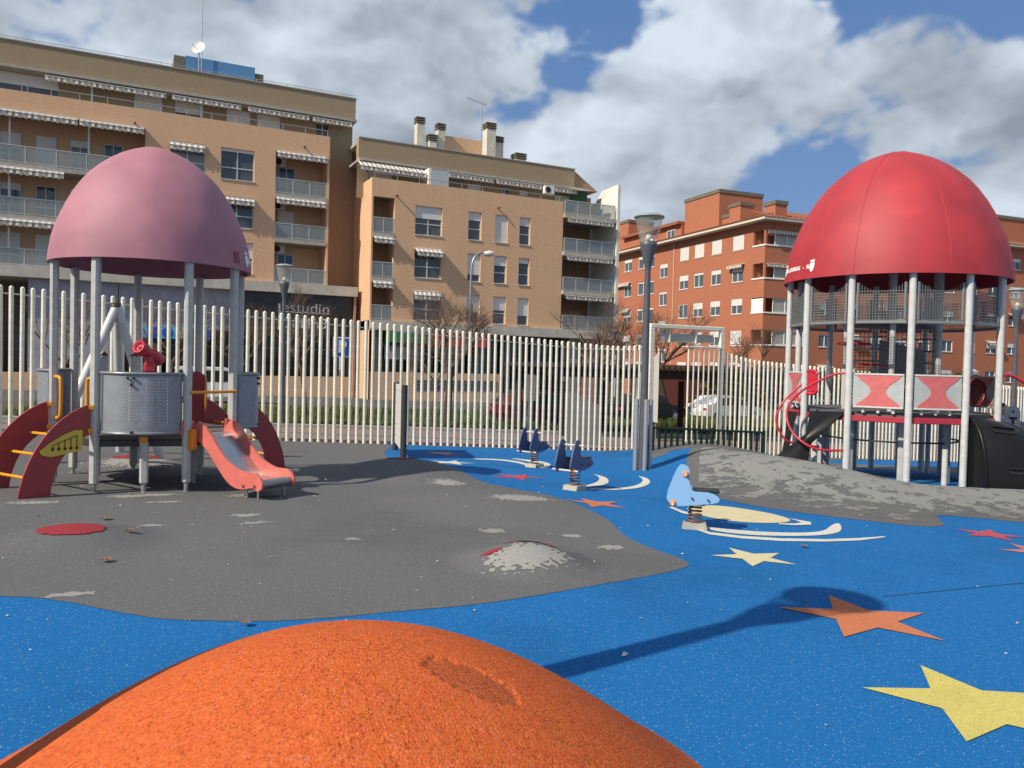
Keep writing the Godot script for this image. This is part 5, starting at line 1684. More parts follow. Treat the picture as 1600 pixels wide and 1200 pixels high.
func car(called: String, label: String, x: float, z: float, turn: float, m: Material, van: bool):
	var t := thing(called, label, "van" if van else "car", at_land(x, z), turn, "parked vehicles beyond the fence")
	var L := 2.1; var w := 0.88
	var body: PackedVector2Array
	var glass: Array
	if van:
		body = PackedVector2Array([Vector2(-2.1, 0.35), Vector2(2.1, 0.3), Vector2(2.18, 0.75), Vector2(2.05, 0.98), Vector2(1.35, 1.12), Vector2(0.75, 1.78), Vector2(0.4, 1.88), Vector2(-1.9, 1.9), Vector2(-2.12, 1.75), Vector2(-2.15, 0.6)])
		glass = [PackedVector2Array([Vector2(1.15, 1.14), Vector2(0.68, 1.68), Vector2(0.2, 1.72), Vector2(0.2, 1.12)]), PackedVector2Array([Vector2(0.1, 1.12), Vector2(0.1, 1.72), Vector2(-0.85, 1.73), Vector2(-0.85, 1.12)]), PackedVector2Array([Vector2(-0.95, 1.12), Vector2(-0.95, 1.73), Vector2(-1.9, 1.72), Vector2(-1.98, 1.12)])]
	else:
		body = PackedVector2Array([Vector2(-2.1, 0.32), Vector2(2.1, 0.28), Vector2(2.16, 0.6), Vector2(2.0, 0.78), Vector2(1.1, 0.92), Vector2(0.45, 1.38), Vector2(-0.2, 1.47), Vector2(-1.1, 1.42), Vector2(-1.75, 1.02), Vector2(-2.1, 0.95), Vector2(-2.16, 0.6)])
		glass = [PackedVector2Array([Vector2(0.95, 0.94), Vector2(0.4, 1.32), Vector2(-0.1, 1.37), Vector2(-0.1, 0.94)]), PackedVector2Array([Vector2(-0.18, 0.94), Vector2(-0.18, 1.38), Vector2(-1.02, 1.34), Vector2(-1.5, 0.96)])]
	var mb := MB.new()
	mb.prism(body, w * 2 - 0.14)
	var inner := PackedVector2Array()
	for q in body: inner.append(Vector2(q.x * 0.985, (q.y - 0.9) * 0.965 + 0.9))
	mb.prism(inner, w * 2)
	part(t, "body", mb, m)
	for s in [-1.0, 1.0]:
		for g in glass:
			mb = MB.new(); mb.prism(g, 0.012, Transform3D(Basis(), Vector3(0, 0, s * (w + 0.004))))
			part(t, "side_window", mb, M.glassdark)
		for xx in [-1.35, 1.35]:
			mb = MB.new()
			var xf := Transform3D(Basis(Vector3(1, 0, 0), Vector3(0, 0, s), Vector3(0, -s, 0)), Vector3(xx, 0.31, s * (w - 0.16)))
			mb.lathe([Vector2(0.0, 0.0), Vector2(0.28, 0.0), Vector2(0.31, 0.03), Vector2(0.31, 0.16), Vector2(0.28, 0.19), Vector2(0.2, 0.19)], 20, xf)
			var wh := part(t, "wheel", mb, M.tyre)
			mb = MB.new()
			mb.lathe([Vector2(0.21, 0.195), Vector2(0.17, 0.175), Vector2(0.06, 0.185), Vector2(0.0, 0.20)], 12, xf)
			part(wh, "rim", mb, M.alu)
		for q in [[2.1, M.bowl], [-2.13, M.redplastic]]:
			mb = MB.new(); mb.box(Vector3(q[0], 0.72, s * (w - 0.22)), Vector3(0.12, 0.14, 0.28), Basis(), 0.02)
			part(t, "headlight" if q[0] > 0 else "tail_light", mb, q[1])

func surface(field: Callable, lo: Vector3, hi: Vector3, cell: float) -> MB:
	# surface nets
	var nx := int((hi.x - lo.x) / cell) + 1; var ny := int((hi.y - lo.y) / cell) + 1; var nq := int((hi.z - lo.z) / cell) + 1
	var f := PackedFloat32Array(); f.resize(nx * ny * nq)
	for k in nq:
		for j in ny:
			for i in nx: f[(k * ny + j) * nx + i] = field.call(lo + Vector3(i, j, k) * cell)
	var id := PackedInt32Array(); id.resize(f.size()); id.fill(-1)
	var mb := MB.new()
	for k in nq - 1:
		for j in ny - 1:
			for i in nx - 1:
				var s := Vector3.ZERO; var m := 0
				for e in [[0,0,0,1,0,0],[0,1,0,1,1,0],[0,0,1,1,0,1],[0,1,1,1,1,1],[0,0,0,0,1,0],[1,0,0,1,1,0],[0,0,1,0,1,1],[1,0,1,1,1,1],[0,0,0,0,0,1],[1,0,0,1,0,1],[0,1,0,0,1,1],[1,1,0,1,1,1]]:
					var a := f[((k + e[2]) * ny + j + e[1]) * nx + i + e[0]]; var b := f[((k + e[5]) * ny + j + e[4]) * nx + i + e[3]]
					if (a < 0.0) != (b < 0.0):
						var t := a / (a - b)
						s += Vector3(i + lerpf(e[0], e[3], t), j + lerpf(e[1], e[4], t), k + lerpf(e[2], e[5], t)); m += 1
				if m > 0:
					var p := lo + s / m * cell
					var h := cell * 0.5
					var g := Vector3(field.call(p + Vector3(h, 0, 0)) - field.call(p - Vector3(h, 0, 0)), field.call(p + Vector3(0, h, 0)) - field.call(p - Vector3(0, h, 0)), field.call(p + Vector3(0, 0, h)) - field.call(p - Vector3(0, 0, h)))
					id[(k * ny + j) * nx + i] = mb.vert(p, g.normalized())
	for k in range(1, nq - 1):
		for j in range(1, ny - 1):
			for i in range(1, nx - 1):
				var o := (k * ny + j) * nx + i
				for ax in 3:
					var st: int = [1, nx, nx * ny][ax]
					if (f[o] < 0.0) != (f[o + st] < 0.0):
						var u: int = [nx, nx * ny, 1][ax]; var w: int = [nx * ny, 1, nx][ax]
						var q := [id[o], id[o - u], id[o - u - w], id[o - w]]
						if q.has(-1): continue
						mb.face(q[0], q[1], q[2], mb.n[q[0]]); mb.face(q[0], q[2], q[3], mb.n[q[0]])
	return mb

func bone_field(bones: Array) -> Callable:
	return func(p: Vector3) -> float:
		var d := 1e3
		for b in bones:
			var e: Vector3 = b[1] - b[0]
			var t := clampf((p - b[0]).dot(e) / e.length_squared(), 0.0, 1.0)
			var q: float = (p - b[0] - e * t).length() - lerpf(b[2], b[3], t)
			var h := clampf(0.5 + 0.5 * (d - q) / 0.035, 0.0, 1.0)
			d = lerpf(d, q, h) - 0.035 * h * (1.0 - h)
		return d

func build_person():
	var t := thing("person", "person with dark hair and a lilac top standing behind the black climbing shell", "person", at_land(19.36, -12.16), 0.5)
	var v := func(x: float, y: float, z: float) -> Vector3: return Vector3(x, y, z)
	var head := [v.call(0, 1.43, 0.02), v.call(0, 1.53, 0.01)]
	var bones := [[head[0], head[1], 0.075, 0.092], [v.call(0, 1.28, 0), v.call(0, 1.42, 0.01), 0.055, 0.05], [v.call(0, 0.88, 0), v.call(0, 1.22, 0), 0.13, 0.13], [v.call(-0.14, 1.25, 0), v.call(0.14, 1.25, 0), 0.07, 0.07], [v.call(0, 1.46, 0.09), v.call(0, 1.43, 0.105), 0.012, 0.018]]
	for s in [-1.0, 1.0]:
		bones.append([v.call(s * 0.17, 1.24, 0), v.call(s * 0.22, 0.99, -0.02), 0.055, 0.043])
		bones.append([v.call(s * 0.22, 0.99, -0.02), v.call(s * 0.21, 0.78, 0.06), 0.042, 0.03])
		bones.append([v.call(s * 0.21, 0.78, 0.06), v.call(s * 0.205, 0.70, 0.09), 0.028, 0.03])
		for k in 4: bones.append([v.call(s * 0.205 + (k - 1.5) * 0.018, 0.70, 0.09), v.call(s * 0.2 + (k - 1.5) * 0.018, 0.615 + 0.01 * absf(k - 1.0), 0.105), 0.010, 0.008])
		bones.append([v.call(s * 0.185, 0.74, 0.085), v.call(s * 0.165, 0.675, 0.12), 0.012, 0.009])
		bones.append([v.call(s * 0.08, 0.88, 0), v.call(s * 0.09, 0.47, 0.01), 0.095, 0.06])
		bones.append([v.call(s * 0.09, 0.47, 0.01), v.call(s * 0.095, 0.08, -0.01), 0.058, 0.038])
		bones.append([v.call(s * 0.095, 0.045, -0.03), v.call(s * 0.10, 0.035, 0.13), 0.042, 0.032])
		bones.append([v.call(s * 0.088, 1.49, 0.0), v.call(s * 0.092, 1.46, 0.0), 0.014, 0.012])
	var mb := surface(bone_field(bones), Vector3(-0.32, -0.02, -0.18), Vector3(0.32, 1.68, 0.22), 0.02)
	part(t, "body", mb, M.skin)
	var top := [[v.call(0, 0.86, 0), v.call(0, 1.22, 0), 0.145, 0.145], [v.call(-0.14, 1.25, 0), v.call(0.14, 1.25, 0), 0.083, 0.083]]
	for s in [-1.0, 1.0]:
		top.append([v.call(s * 0.17, 1.24, 0), v.call(s * 0.22, 0.99, -0.02), 0.07, 0.058]); top.append([v.call(s * 0.22, 0.99, -0.02), v.call(s * 0.212, 0.82, 0.045), 0.056, 0.045])
	part(t, "top", surface(bone_field(top), Vector3(-0.36, 0.66, -0.22), Vector3(0.36, 1.40, 0.22), 0.025), M.lilacshirt)
	var tro := []
	for s in [-1.0, 1.0]:
		tro.append([v.call(s * 0.08, 0.88, 0), v.call(s * 0.09, 0.47, 0.01), 0.108, 0.075]); tro.append([v.call(s * 0.09, 0.47, 0.01), v.call(s * 0.095, 0.09, -0.01), 0.073, 0.055])
	part(t, "trousers", surface(bone_field(tro), Vector3(-0.26, 0.0, -0.18), Vector3(0.26, 1.02, 0.18), 0.025), M.denim)
	var hair := [[v.call(0, 1.56, -0.015), v.call(0, 1.53, -0.035), 0.092, 0.09], [v.call(0, 1.5, -0.05), v.call(0, 1.40, -0.06), 0.075, 0.06]]
	part(t, "hair", surface(bone_field(hair), Vector3(-0.14, 1.3, -0.18), Vector3(0.14, 1.70, 0.12), 0.018), M.hair)
	var eyes := MB.new()
	for s in [-1.0, 1.0]: eyes.lathe([Vector2(0.0, 0.012), Vector2(0.010, 0.006), Vector2(0.012, 0.0)], 8, Transform3D(Basis(Vector3(1, 0, 0), Vector3(0, 0, 1), Vector3(0, -1, 0)), Vector3(s * 0.033, 1.495, 0.098)))
	part(t, "eyes", eyes, M.black)

func build_toy():
	var t := thing("rocking_vehicle", "grey play vehicle with two round topped seat backs and a yellow disc", "play vehicle", Vector3(17.75, -0.42, -10.55), deg_to_rad(-40))
	var mb := MB.new()
	mb.prism(PackedVector2Array([Vector2(-0.45, 0.15), Vector2(0.8, 0.15), Vector2(0.95, 0.45), Vector2(0.8, 0.75), Vector2(0.2, 0.95), Vector2(-0.35, 1.15), Vector2(-0.55, 0.9)]), 0.55)
	part(t, "body", mb, M.toygrey)
	for x in [-0.42, -0.05]:
		mb = MB.new()
		var p := PackedVector2Array([Vector2(-0.14, 0.5), Vector2(0.14, 0.5)])
		for k in 9: p.append(Vector2(cos(PI * k / 8.0) * 0.14, 1.30 + sin(PI * k / 8.0) * 0.14))
		mb.prism(p, 0.08, Transform3D(Basis(), Vector3(x, 0, 0.24)))
		var sb := part(t, "seat_back", mb, M.panelgrey)
		mb = MB.new()
		mb.prism(PackedVector2Array([Vector2(-0.03, 1.34), Vector2(0.03, 1.34), Vector2(0, 1.28)]), 0.1, Transform3D(Basis(), Vector3(x, 0, 0.24)))
		mb.prism(PackedVector2Array([Vector2(-0.08, 1.2), Vector2(-0.08, 1.17), Vector2(-0.02, 1.14), Vector2(-0.02, 1.05), Vector2(0.02, 1.05), Vector2(0.02, 1.14), Vector2(0.08, 1.17), Vector2(0.08, 1.2)]), 0.1, Transform3D(Basis(), Vector3(x, 0, 0.24)))
		part(sb, "face_print", mb, M.black)
	mb = MB.new()
	mb.lathe([Vector2(0.0, 0.06), Vector2(0.12, 0.05), Vector2(0.16, 0.0)], 20, Transform3D(Basis(Vector3(1, 0, 0), Vector3(0, 0, 1), Vector3(0, -1, 0)), Vector3(0.18, 0.72, 0.28)))
	part(t, "yellow_disc", mb, M.yellow)
	mb = MB.new()
	mb.tube([Vector3(-0.3, 0.35, 0.34), Vector3(0.75, 0.8, 0.34)], 0.05, 10)
	part(t, "bar", mb, M.orangeplastic)
	for x in [-0.25, 0.6]:
		mb = MB.new()
		mb.lathe([Vector2(0.0, 0.0), Vector2(0.2, 0.0), Vector2(0.22, 0.04), Vector2(0.22, 0.12), Vector2(0.1, 0.14), Vector2(0.0, 0.14)], 18, Transform3D(Basis(Vector3(1, 0, 0), Vector3(0, 0, 1), Vector3(0, -1, 0)), Vector3(x, 0.2, 0.2)))
		part(t, "wheel", mb, M.rubber)
	mb = MB.new()
	mb.bx(-0.3, 0.6, -0.15, 0.16, -0.15, 0.15, 0.02)
	part(t, "base", mb, M.darksteel)

func leaf(label: String, x: float, z: float, s: float, turn: float):
	var mb := MB.new()
	var p := PackedVector2Array()
	for k in 16:
		var a := TAU * k / 16.0
		var r := s * 0.75 * (0.55 + 0.45 * absf(sin(a * 2.5))) * (1.25 if k == 0 else 1.0)
		p.append(Vector2(cos(a), sin(a)) * r)
	for k in 16:
		var a := p[k]; var b := p[(k + 1) % 16]
		var ha := 0.02 + 0.22 * a.length() * absf(sin(k * 1.3)); var hb := 0.02 + 0.22 * b.length() * absf(sin((k + 1) % 16 * 1.3))
		mb.tri(Vector3(0, 0.014, 0), Vector3(a.x, ha, a.y), Vector3(b.x, hb, b.y), Vector3.UP)
	var o := part(self, "dry_leaf", mb, M.deadleaf)
	o.position = at_land(x, z, 0.008); o.rotation.y = turn
	tag(o, label, "leaf", "dry leaves on the floor")

func build_street():
	bare_tree("thin bare tree behind the front panel of the pink tower", 1.56, -27.0, 5.2, Vector3(0.1, 0, 0), 0.06)
	bare_tree("small bare tree behind the left end of the fence", -1.26, -30.0, 5.0, Vector3(-0.1, 0, 0), 0.07)
	bare_tree("bushy bare tree behind the right post of the pink tower", 3.9, -30.0, 5.2, Vector3(0.2, 0, 0), 0.08)
	bare_tree("bare tree in front of the black shop sign", 7.2, -34.0, 6.2, Vector3(-0.2, 0, 0), 0.09)
	bare_tree("bare tree with a dark trunk right of the wooden board", 11.32, -28.28, 5.9, Vector3(0.1, 0, 0), 0.13, 6)
	bare_tree("slim bare tree close behind the wooden board", 9.85, -25.9, 4.6, Vector3(0.15, 0, 0), 0.06)
	bare_tree("wide bare tree in front of the white end wall", 18.9, -30.0, 6.8, Vector3(0.2, 0, 0), 0.12, 6)
	bare_tree("bare tree left of the grey lamp post with guard tubes", 21.9, -33.0, 5.8, Vector3(-0.2, 0, 0), 0.09)
	bare_tree("bare tree with a pale leaning trunk seen through the gate", 27.5, -36.0, 7.2, Vector3(-0.7, 0, 0), 0.17, 6)
	bare_tree("bare tree in front of the orange brick block right of the gate", 37.3, -40.0, 7.0, Vector3(0, 0, 0), 0.12)
	# street lamp with a curved arm
	var t := thing("street_lamp", "tall thin street lamp with a curved arm before the stepped building", "street lamp", at_land(17.2, -40.0))
	var mb := MB.new()
	mb.tube(curve([Vector3(0, -0.1, 0), Vector3(0, 4.0, 0), Vector3(0.02, 7.2, 0), Vector3(0.12, 8.2, 0), Vector3(0.45, 8.62, 0), Vector3(0.8, 8.68, 0)], 5), 0.05, 8)
	part(t, "pole", mb, M.steel)
	mb = MB.new()
	mb.lathe([Vector2(0.0, -0.32), Vector2(0.1, -0.28), Vector2(0.17, 0.0), Vector2(0.13, 0.25), Vector2(0.0, 0.34)], 12, Transform3D(Basis(Vector3(0, 1, 0), Vector3(1, 0.1, 0).normalized(), Vector3(0, 0, -1)), Vector3(1.05, 8.66, 0)))
	part(t, "lamp_head", mb, M.acwhite)
	# parking sign
	t = thing("parking_sign", "blue square sign with a white letter P on a post beyond the fence", "sign", at_land(8.62, -33.4))
	mb = MB.new(); mb.tube([Vector3(0, -0.1, -0.05), Vector3(0, 3.4, -0.05)], 0.035, 8)
	part(t, "post", mb, M.steel)
	mb = MB.new(); mb.bx(-0.42, 0.42, 2.62, 3.46, -0.012, 0.006, 0.004)
	part(t, "rim", mb, M.signwhite)
	mb = MB.new(); mb.bx(-0.37, 0.37, 2.67, 3.41, 0.008, 0.014)
	part(t, "face", mb, M.signblue)
	var font := SystemFont.new(); font.font_names = PackedStringArray(["Droid Sans"]); font.font_weight = 700
	var tm := TextMesh.new(); tm.text = "P"; tm.font = font; tm.font_size = 64; tm.pixel_size = 0.72 / 64.0; tm.depth = 0.01
	put(t, "letter", tm, M.signwhite, Transform3D(Basis(), Vector3(-0.04, 3.06, 0.02)))
	# pergola
	t = thing("timber_pergola", "dark timber pergola with heavy beams seen through the fence and gate", "pergola", Vector3.ZERO)
	for x in [14.0, 17.9, 21.8, 25.7]:
		for z in [-24.2, -27.6]:
			mb = MB.new(); var g := land(x, z)
			mb.box(Vector3(x, (g + 1.1) / 2 - 0.1, z), Vector3(0.2, 1.1 - g + 0.2, 0.2), Basis(), 0.02)
			part(t, "post", mb, M.timber)
	for z in [-24.2, -27.6]:
		mb = MB.new(); mb.beam(Vector3(13.4, 1.42, z), Vector3(26.3, 1.30, z), 0.16, 0.30, 0.02)
		part(t, "main_beam", mb, M.timber)
	for k in 50:
		mb = MB.new(); var x := 13.5 + k * 0.255
		mb.beam(Vector3(x, 1.66 - (x - 13.4) * 0.0093, -23.6), Vector3(x, 1.66 - (x - 13.4) * 0.0093, -28.2), 0.14, 0.16, 0.01)
		part(t, "rafter", mb, M.timber)
	# leaning concrete slab and white board close behind the fence
	mb = MB.new()
	mb.prism(PackedVector2Array([Vector2(0, -0.25), Vector2(1.18, -0.25), Vector2(1.14, 1.12), Vector2(0.75, 1.22), Vector2(0.35, 1.46), Vector2(0, 1.50)]), 0.12)
	var o := part(self, "concrete_slab", mb, M.slabgrey)
	o.position = at_land(11.68, -20.0)
	tag(o, "grey concrete slab with a slanted top right behind the fence", "slab")
	t = thing("white_board", "tall white board with a slanted top beyond the concrete slab", "board", at_land(17.1, -22.6), -0.35)
	mb = MB.new()
	mb.prism(PackedVector2Array([Vector2(-1.0, 0.85), Vector2(-0.2, 0.65), Vector2(-0.2, 3.1), Vector2(-0.9, 2.3)]), 0.05)
	part(t, "panel", mb, M.whitewall)
	for x in [-0.95, -0.25]:
		mb = MB.new(); mb.bx(x - 0.03, x + 0.03, -0.1, 2.2, -0.1, -0.03)
		part(t, "post", mb, M.steel)
	t = thing("poster_stand", "small pale poster on a stand in the shade beyond the fence", "poster", at_land(13.65, -26.0), 0.1)
	mb = MB.new(); mb.bx(-0.24, 0.24, 1.15, 2.12, -0.02, 0.02)
	part(t, "poster", mb, M.postercream)
	mb = MB.new(); mb.bx(-0.03, 0.03, -0.1, 2.0, -0.08, -0.025)
	part(t, "post", mb, M.steel)
	car("parked_van", "white van parked by the shops behind the slide of the pink tower", 4.9, -45.5, 0.0, M.carwhite, true)
	car("parked_car", "dark car parked under the bare trees left of the lamp post", 19.5, -36.5, 0.06, M.cardark, false)
	car("parked_car", "black car parked beyond the pergola post inside the gate frame", 24.9, -34.5, 0.1, M.carblack, false)
	car("parked_car", "white car parked beyond the gate leaf", 31.6, -36.0, 0.05, M.carwhite, false)
	car("parked_car", "dark red car parked just beyond the timber pergola", 16.7, -30.6, 0.05, M.carred, false)
	car("parked_car", "silver car parked beyond the fence behind the red tower", 36.8, -34.0, 0.05, M.carsilver, false)
	# red brick garden wall beyond the gate
	mb = MB.new(); mb.bx(36.2, 52.0, -2.2, 1.9, -52.4, -52.1)
	o = part(self, "garden_wall", mb, M.darkredbrick); tag(o, "long dark red brick wall below the orange block", "wall")
	# ivy at the foot of the orange block
	var leafm := MB.new()
	for k in 3: leafm.tri(Vector3(0, 0, 0), Vector3(-0.09 + 0.1 * k, 0.16, 0.03 * k), Vector3(0.05 + 0.06 * k, 0.15 - 0.05 * k, 0.07), Vector3(0, 0.3, 1))
	var lm := leafm.mesh()
	var spots := [["russet ivy on the wall foot between the gate and the red tower", 47.0, 9.0, 5.2], ["russet ivy on the wall foot seen under the red dome", 57.5, 10.0, 4.6], ["green and russet shrubs at the right end of the fence", 70.0, 12.0, 5.0]]
	for s in spots:
		var mm := MultiMesh.new(); mm.transform_format = MultiMesh.TRANSFORM_3D; mm.use_colors = true; mm.mesh = lm; mm.instance_count = 5200
		for k in 5200:
			var u := rng.randf(); var h := pow(rng.randf(), 1.3)
			var x: float = s[1] + (u - 0.5) * s[2]
			var top: float = s[3] * (0.65 + 0.35 * nz.get_noise_2d(x * 40.0, 3.0) + 0.1 * sin(x * 1.7))
			var p := Vector3(x, -2.0 + h * top, -51.2 + rng.randf_range(-0.6, 0.6) * (1.0 - 0.5 * h))
			mm.set_instance_transform(k, Transform3D(Basis.from_euler(Vector3(rng.randf() * TAU, rng.randf() * TAU, rng.randf() * TAU)).scaled(Vector3.ONE * rng.randf_range(0.7, 1.7)), p))
			var g := rng.randf()
			mm.set_instance_color(k, Color(0.16, 0.075, 0.03).lerp(Color(0.10, 0.10, 0.035), g) if s[1] < 65 else Color(0.05, 0.08, 0.03).lerp(Color(0.12, 0.09, 0.04), g))
		t = thing("ivy_shrub", s[0], "shrub", Vector3.ZERO, 0.0, "shrubs along the far wall")
		var mi := MultiMeshInstance3D.new(); mi.name = "leaves"; mi.multimesh = mm; mi.material_override = M.leafy; mi.set_meta("kind", "stuff")
		t.add_child(mi, true)
		mb = MB.new()
		for k in 7:
			var x: float = s[1] + (k - 3) * s[2] / 8.0
			mb.tube([Vector3(x, -2.2, -51.3), Vector3(x + 0.2, -0.6, -51.25), Vector3(x - 0.1, 0.8, -51.3)], [0.07, 0.05, 0.02], 6)
		part(t, "stems", mb, M.bark)
	leaf("curled brown leaf beside the red topped bump", -0.06, -8.90, 0.075, 0.4)
	leaf("flat dry leaf right of the red topped bump", 0.15, -7.92, 0.07, 2.0)
	leaf("dark curled leaf on the grey floor below the bump", -0.04, -7.08, 0.07, 4.0)
	leaf("pale dry leaf lying at the edge of the orange mound", 0.75, -5.16, 0.05, 1.0)
	leaf("reddish scrap on the blue floor right of the cream star", 6.38, -6.01, 0.06, 3.0)

# ---------------------------------------------------------------- materials, sky
func make_materials():
	var g1 := grain(512, 0.72, 1.0, 0.006, 0.05, 11)
	var g2 := grain(512, 0.55, 1.0, 0.01, 0.10, 12)
	var gb := grain(512, 0.0, 1.0, 0.0, 0.0, 13); gb.bump_map_to_normal_map(1.6)
	var t1 := img_tex(g1); var t2 := img_tex(g2); var tb := img_tex(gb)
	var tblue := img_tex(crumbs(640, Color(0.0125, 0.128, 0.355), 0.20, 0.010, 31))
	var torange := img_tex(crumbs(512, Color(0.52, 0.108, 0.030), 0.30, 0.06, 32, Color(0.75, 0.28, 0.12)))
	var tgrey := img_tex(crumbs(640, Color(0.122, 0.124, 0.130), 0.18, 0.006, 33))
	var cl3 := img_tex(cloudy(256, 0.012, 0.80, 1.0, 15, 5))
	var cl := img_tex(cloudy(256, 0.02, 0.88, 1.0, 5)); var cl2 := img_tex(cloudy(256, 0.05, 0.5, 1.0, 6, 5))
	var br := img_tex(bricks(3))
	mat("blue", Color(1, 1, 1), 0.92, 0, tblue, 0.62, tb, 0.35)
	mat("grey", Color(1, 1, 1), 0.92, 0, tgrey, 0.62, tb, 0.3)
	mat("orange", Color(1, 1, 1), 0.9, 0, torange, 0.55, tb, 0.7)
	mat("worn", Color(0.40, 0.40, 0.385), 0.9, 0, t1, 0.9, tb, 0.5)
	mat("wornrim", Color(0.33, 0.34, 0.325), 0.9, 0, t1, 0.9, tb, 0.6)
	mat("rimgrey", Color(0.20, 0.20, 0.205), 0.92, 0, t2, 0.9, tb, 0.4)
	mat("bluestain", Color(0.012, 0.105, 0.30), 0.92, 0, t1, 0.9)
	mat("redrub", Color(0.52, 0.07, 0.09), 0.9, 0, t2, 0.9)
	mat("cream_mark", Color(0.80, 0.72, 0.46), 0.85, 0, t1, 0.9)
	mat("yellow_mark", Color(0.76, 0.66, 0.20), 0.85, 0, t1, 0.9)
	mat("orange_mark", Color(0.70, 0.24, 0.12), 0.85, 0, t1, 0.9)
	mat("pink_mark", Color(0.58, 0.11, 0.15), 0.85, 0, t1, 0.9)
	mat("salmon_mark", Color(0.62, 0.26, 0.26), 0.85, 0, t1, 0.9)
	mat("white_mark", Color(0.82, 0.80, 0.72), 0.85, 0, t1, 0.9)
	mat("crumb", Color(0.62, 0.62, 0.60), 0.9)
	mat("pave", Color(0.42, 0.30, 0.27), 0.9, 0, cl2, 0.5)
	mat("soil", Color(0.16, 0.12, 0.08), 0.95, 0, cl2, 0.3)
	mat("road", Color(0.16, 0.155, 0.15), 0.9, 0, cl2, 0.2)
	mat("concrete", Color(0.42, 0.40, 0.36), 0.9, 0, cl, 0.4)
	mat("palestone", Color(0.56, 0.53, 0.46), 0.9, 0, cl, 0.25)
	mat("slabgrey", Color(0.38, 0.37, 0.35), 0.9, 0, cl, 0.5)
	mat("grass", Color(0.10, 0.12, 0.03), 0.9)
	mat("fence", Color(0.85, 0.82, 0.68), 0.42, 0, cl, 0.9)
	mat("signboard", Color(0.5, 0.46, 0.38), 0.7)
	mat("darkgreen", Color(0.012, 0.03, 0.018), 0.4)
	mat("lampgrey", Color(0.11, 0.12, 0.14), 0.45, 0.2, cl, 1.0)
	mat("lampcap", Color(0.30, 0.32, 0.32), 0.5, 0.2)
	mat("bulbwhite", Color(0.8, 0.78, 0.7), 0.3)
	mat("guard", Color(0.42, 0.44, 0.47), 0.4, 0.6)
	var bw := mat("bowl", Color(0.55, 0.53, 0.44), 0.12); bw.transparency = BaseMaterial3D.TRANSPARENCY_ALPHA; bw.albedo_color.a = 0.26
	mat("darkpost", Color(0.035, 0.037, 0.042), 0.5, 0, cl, 1.0)
	mat("oldwood", Color(0.56, 0.55, 0.53), 0.9, 0, cl, 1.6)
	mat("black", Color(0.012, 0.012, 0.013), 0.5)
	mat("post", Color(0.50, 0.51, 0.49), 0.5, 0, cl, 1.2)
	mat("roundpost", Color(0.60, 0.61, 0.60), 0.45, 0, cl, 1.0)
	mat("steel", Color(0.40, 0.41, 0.42), 0.4, 0.7)
	mat("darksteel", Color(0.05, 0.05, 0.055), 0.5, 0.3)
	mat("deck", Color(0.12, 0.10, 0.095), 0.8)
	mat("deckdark", Color(0.10, 0.10, 0.105), 0.7)
	mat("yellow", Color(0.72, 0.30, 0.02), 0.35)
	mat("plaque", Color(0.62, 0.46, 0.06), 0.5)
	mat("panel", Color(0.30, 0.33, 0.37), 0.5, 0.3, cl, 1.4)
	mat("panelrim", Color(0.24, 0.26, 0.28), 0.4, 0.4)
	mat("panelgrey", Color(0.44, 0.47, 0.47), 0.5, 0, cl, 1.0)
	mat("salmonpanel", Color(0.62, 0.15, 0.15), 0.5, 0, cl, 1.0)
	mat("redplastic", Color(0.42, 0.025, 0.045), 0.35)
	mat("redpaint", Color(0.48, 0.02, 0.04), 0.3)
	mat("rededge", Color(0.36, 0.025, 0.045), 0.5)
	mat("orangeplastic", Color(0.70, 0.22, 0.03), 0.4)
	mat("arch", Color(0.36, 0.045, 0.05), 0.45, 0, cl, 1.2)
	mat("salmon", Color(0.68, 0.17, 0.14), 0.4, 0, cl, 1.5)
	mat("slidesteel", Color(0.55, 0.56, 0.58), 0.28, 0.85, cl, 2.0)
	mat("roller", Color(0.30, 0.31, 0.32), 0.3, 0.8)
	mat("rust", Color(0.13, 0.055, 0.03), 0.8)
	mat("whitetube", Color(0.62, 0.63, 0.62), 0.4, 0, cl, 1.0)
	mat("pinkdome", Color(0.45, 0.19, 0.245), 0.65, 0, cl3, 0.4)
	mat("reddome", Color(0.46, 0.034, 0.046), 0.6, 0, cl3, 0.3)
	mat("redseam", Color(0.38, 0.025, 0.04), 0.5)
	mat("sticker", Color(0.20, 0.01, 0.03), 0.4)
	mat("print", Color(0.78, 0.76, 0.76), 0.6)
	mat("netframe", Color(0.20, 0.215, 0.22), 0.5, 0.2)
	mat("net", Color(0.16, 0.175, 0.17), 0.6)
	mat("rubber", Color(0.008, 0.0085, 0.010), 0.34)
	M.rubber.metallic_specular = 0.35
	mat("bubble", Color(0.12, 0.018, 0.02), 0.35)
	mat("riderdark", Color(0.06, 0.105, 0.22), 0.45)
	mat("riderlight", Color(0.23, 0.43, 0.68), 0.45)
	mat("spring", Color(0.20, 0.09, 0.05), 0.55, 0.3)
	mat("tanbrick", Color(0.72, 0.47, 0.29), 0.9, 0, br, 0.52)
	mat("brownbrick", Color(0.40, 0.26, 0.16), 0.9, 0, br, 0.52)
	mat("olivebrick", Color(0.36, 0.285, 0.185), 0.9, 0, br, 0.52)
	mat("orangebrick", Color(0.44, 0.165, 0.092), 0.9, 0, br, 0.52)
	mat("darkredbrick", Color(0.20, 0.055, 0.035), 0.9, 0, br, 0.52)
	mat("olive", Color(0.28, 0.25, 0.19), 0.9, 0, cl2, 0.5)
	mat("stucco", Color(0.66, 0.62, 0.52), 0.9, 0, cl, 0.4)
	mat("whitewall", Color(0.82, 0.80, 0.72), 0.85, 0, cl, 0.12)
	mat("pinkstone", Color(0.42, 0.24, 0.18), 0.9, 0, cl, 0.3)
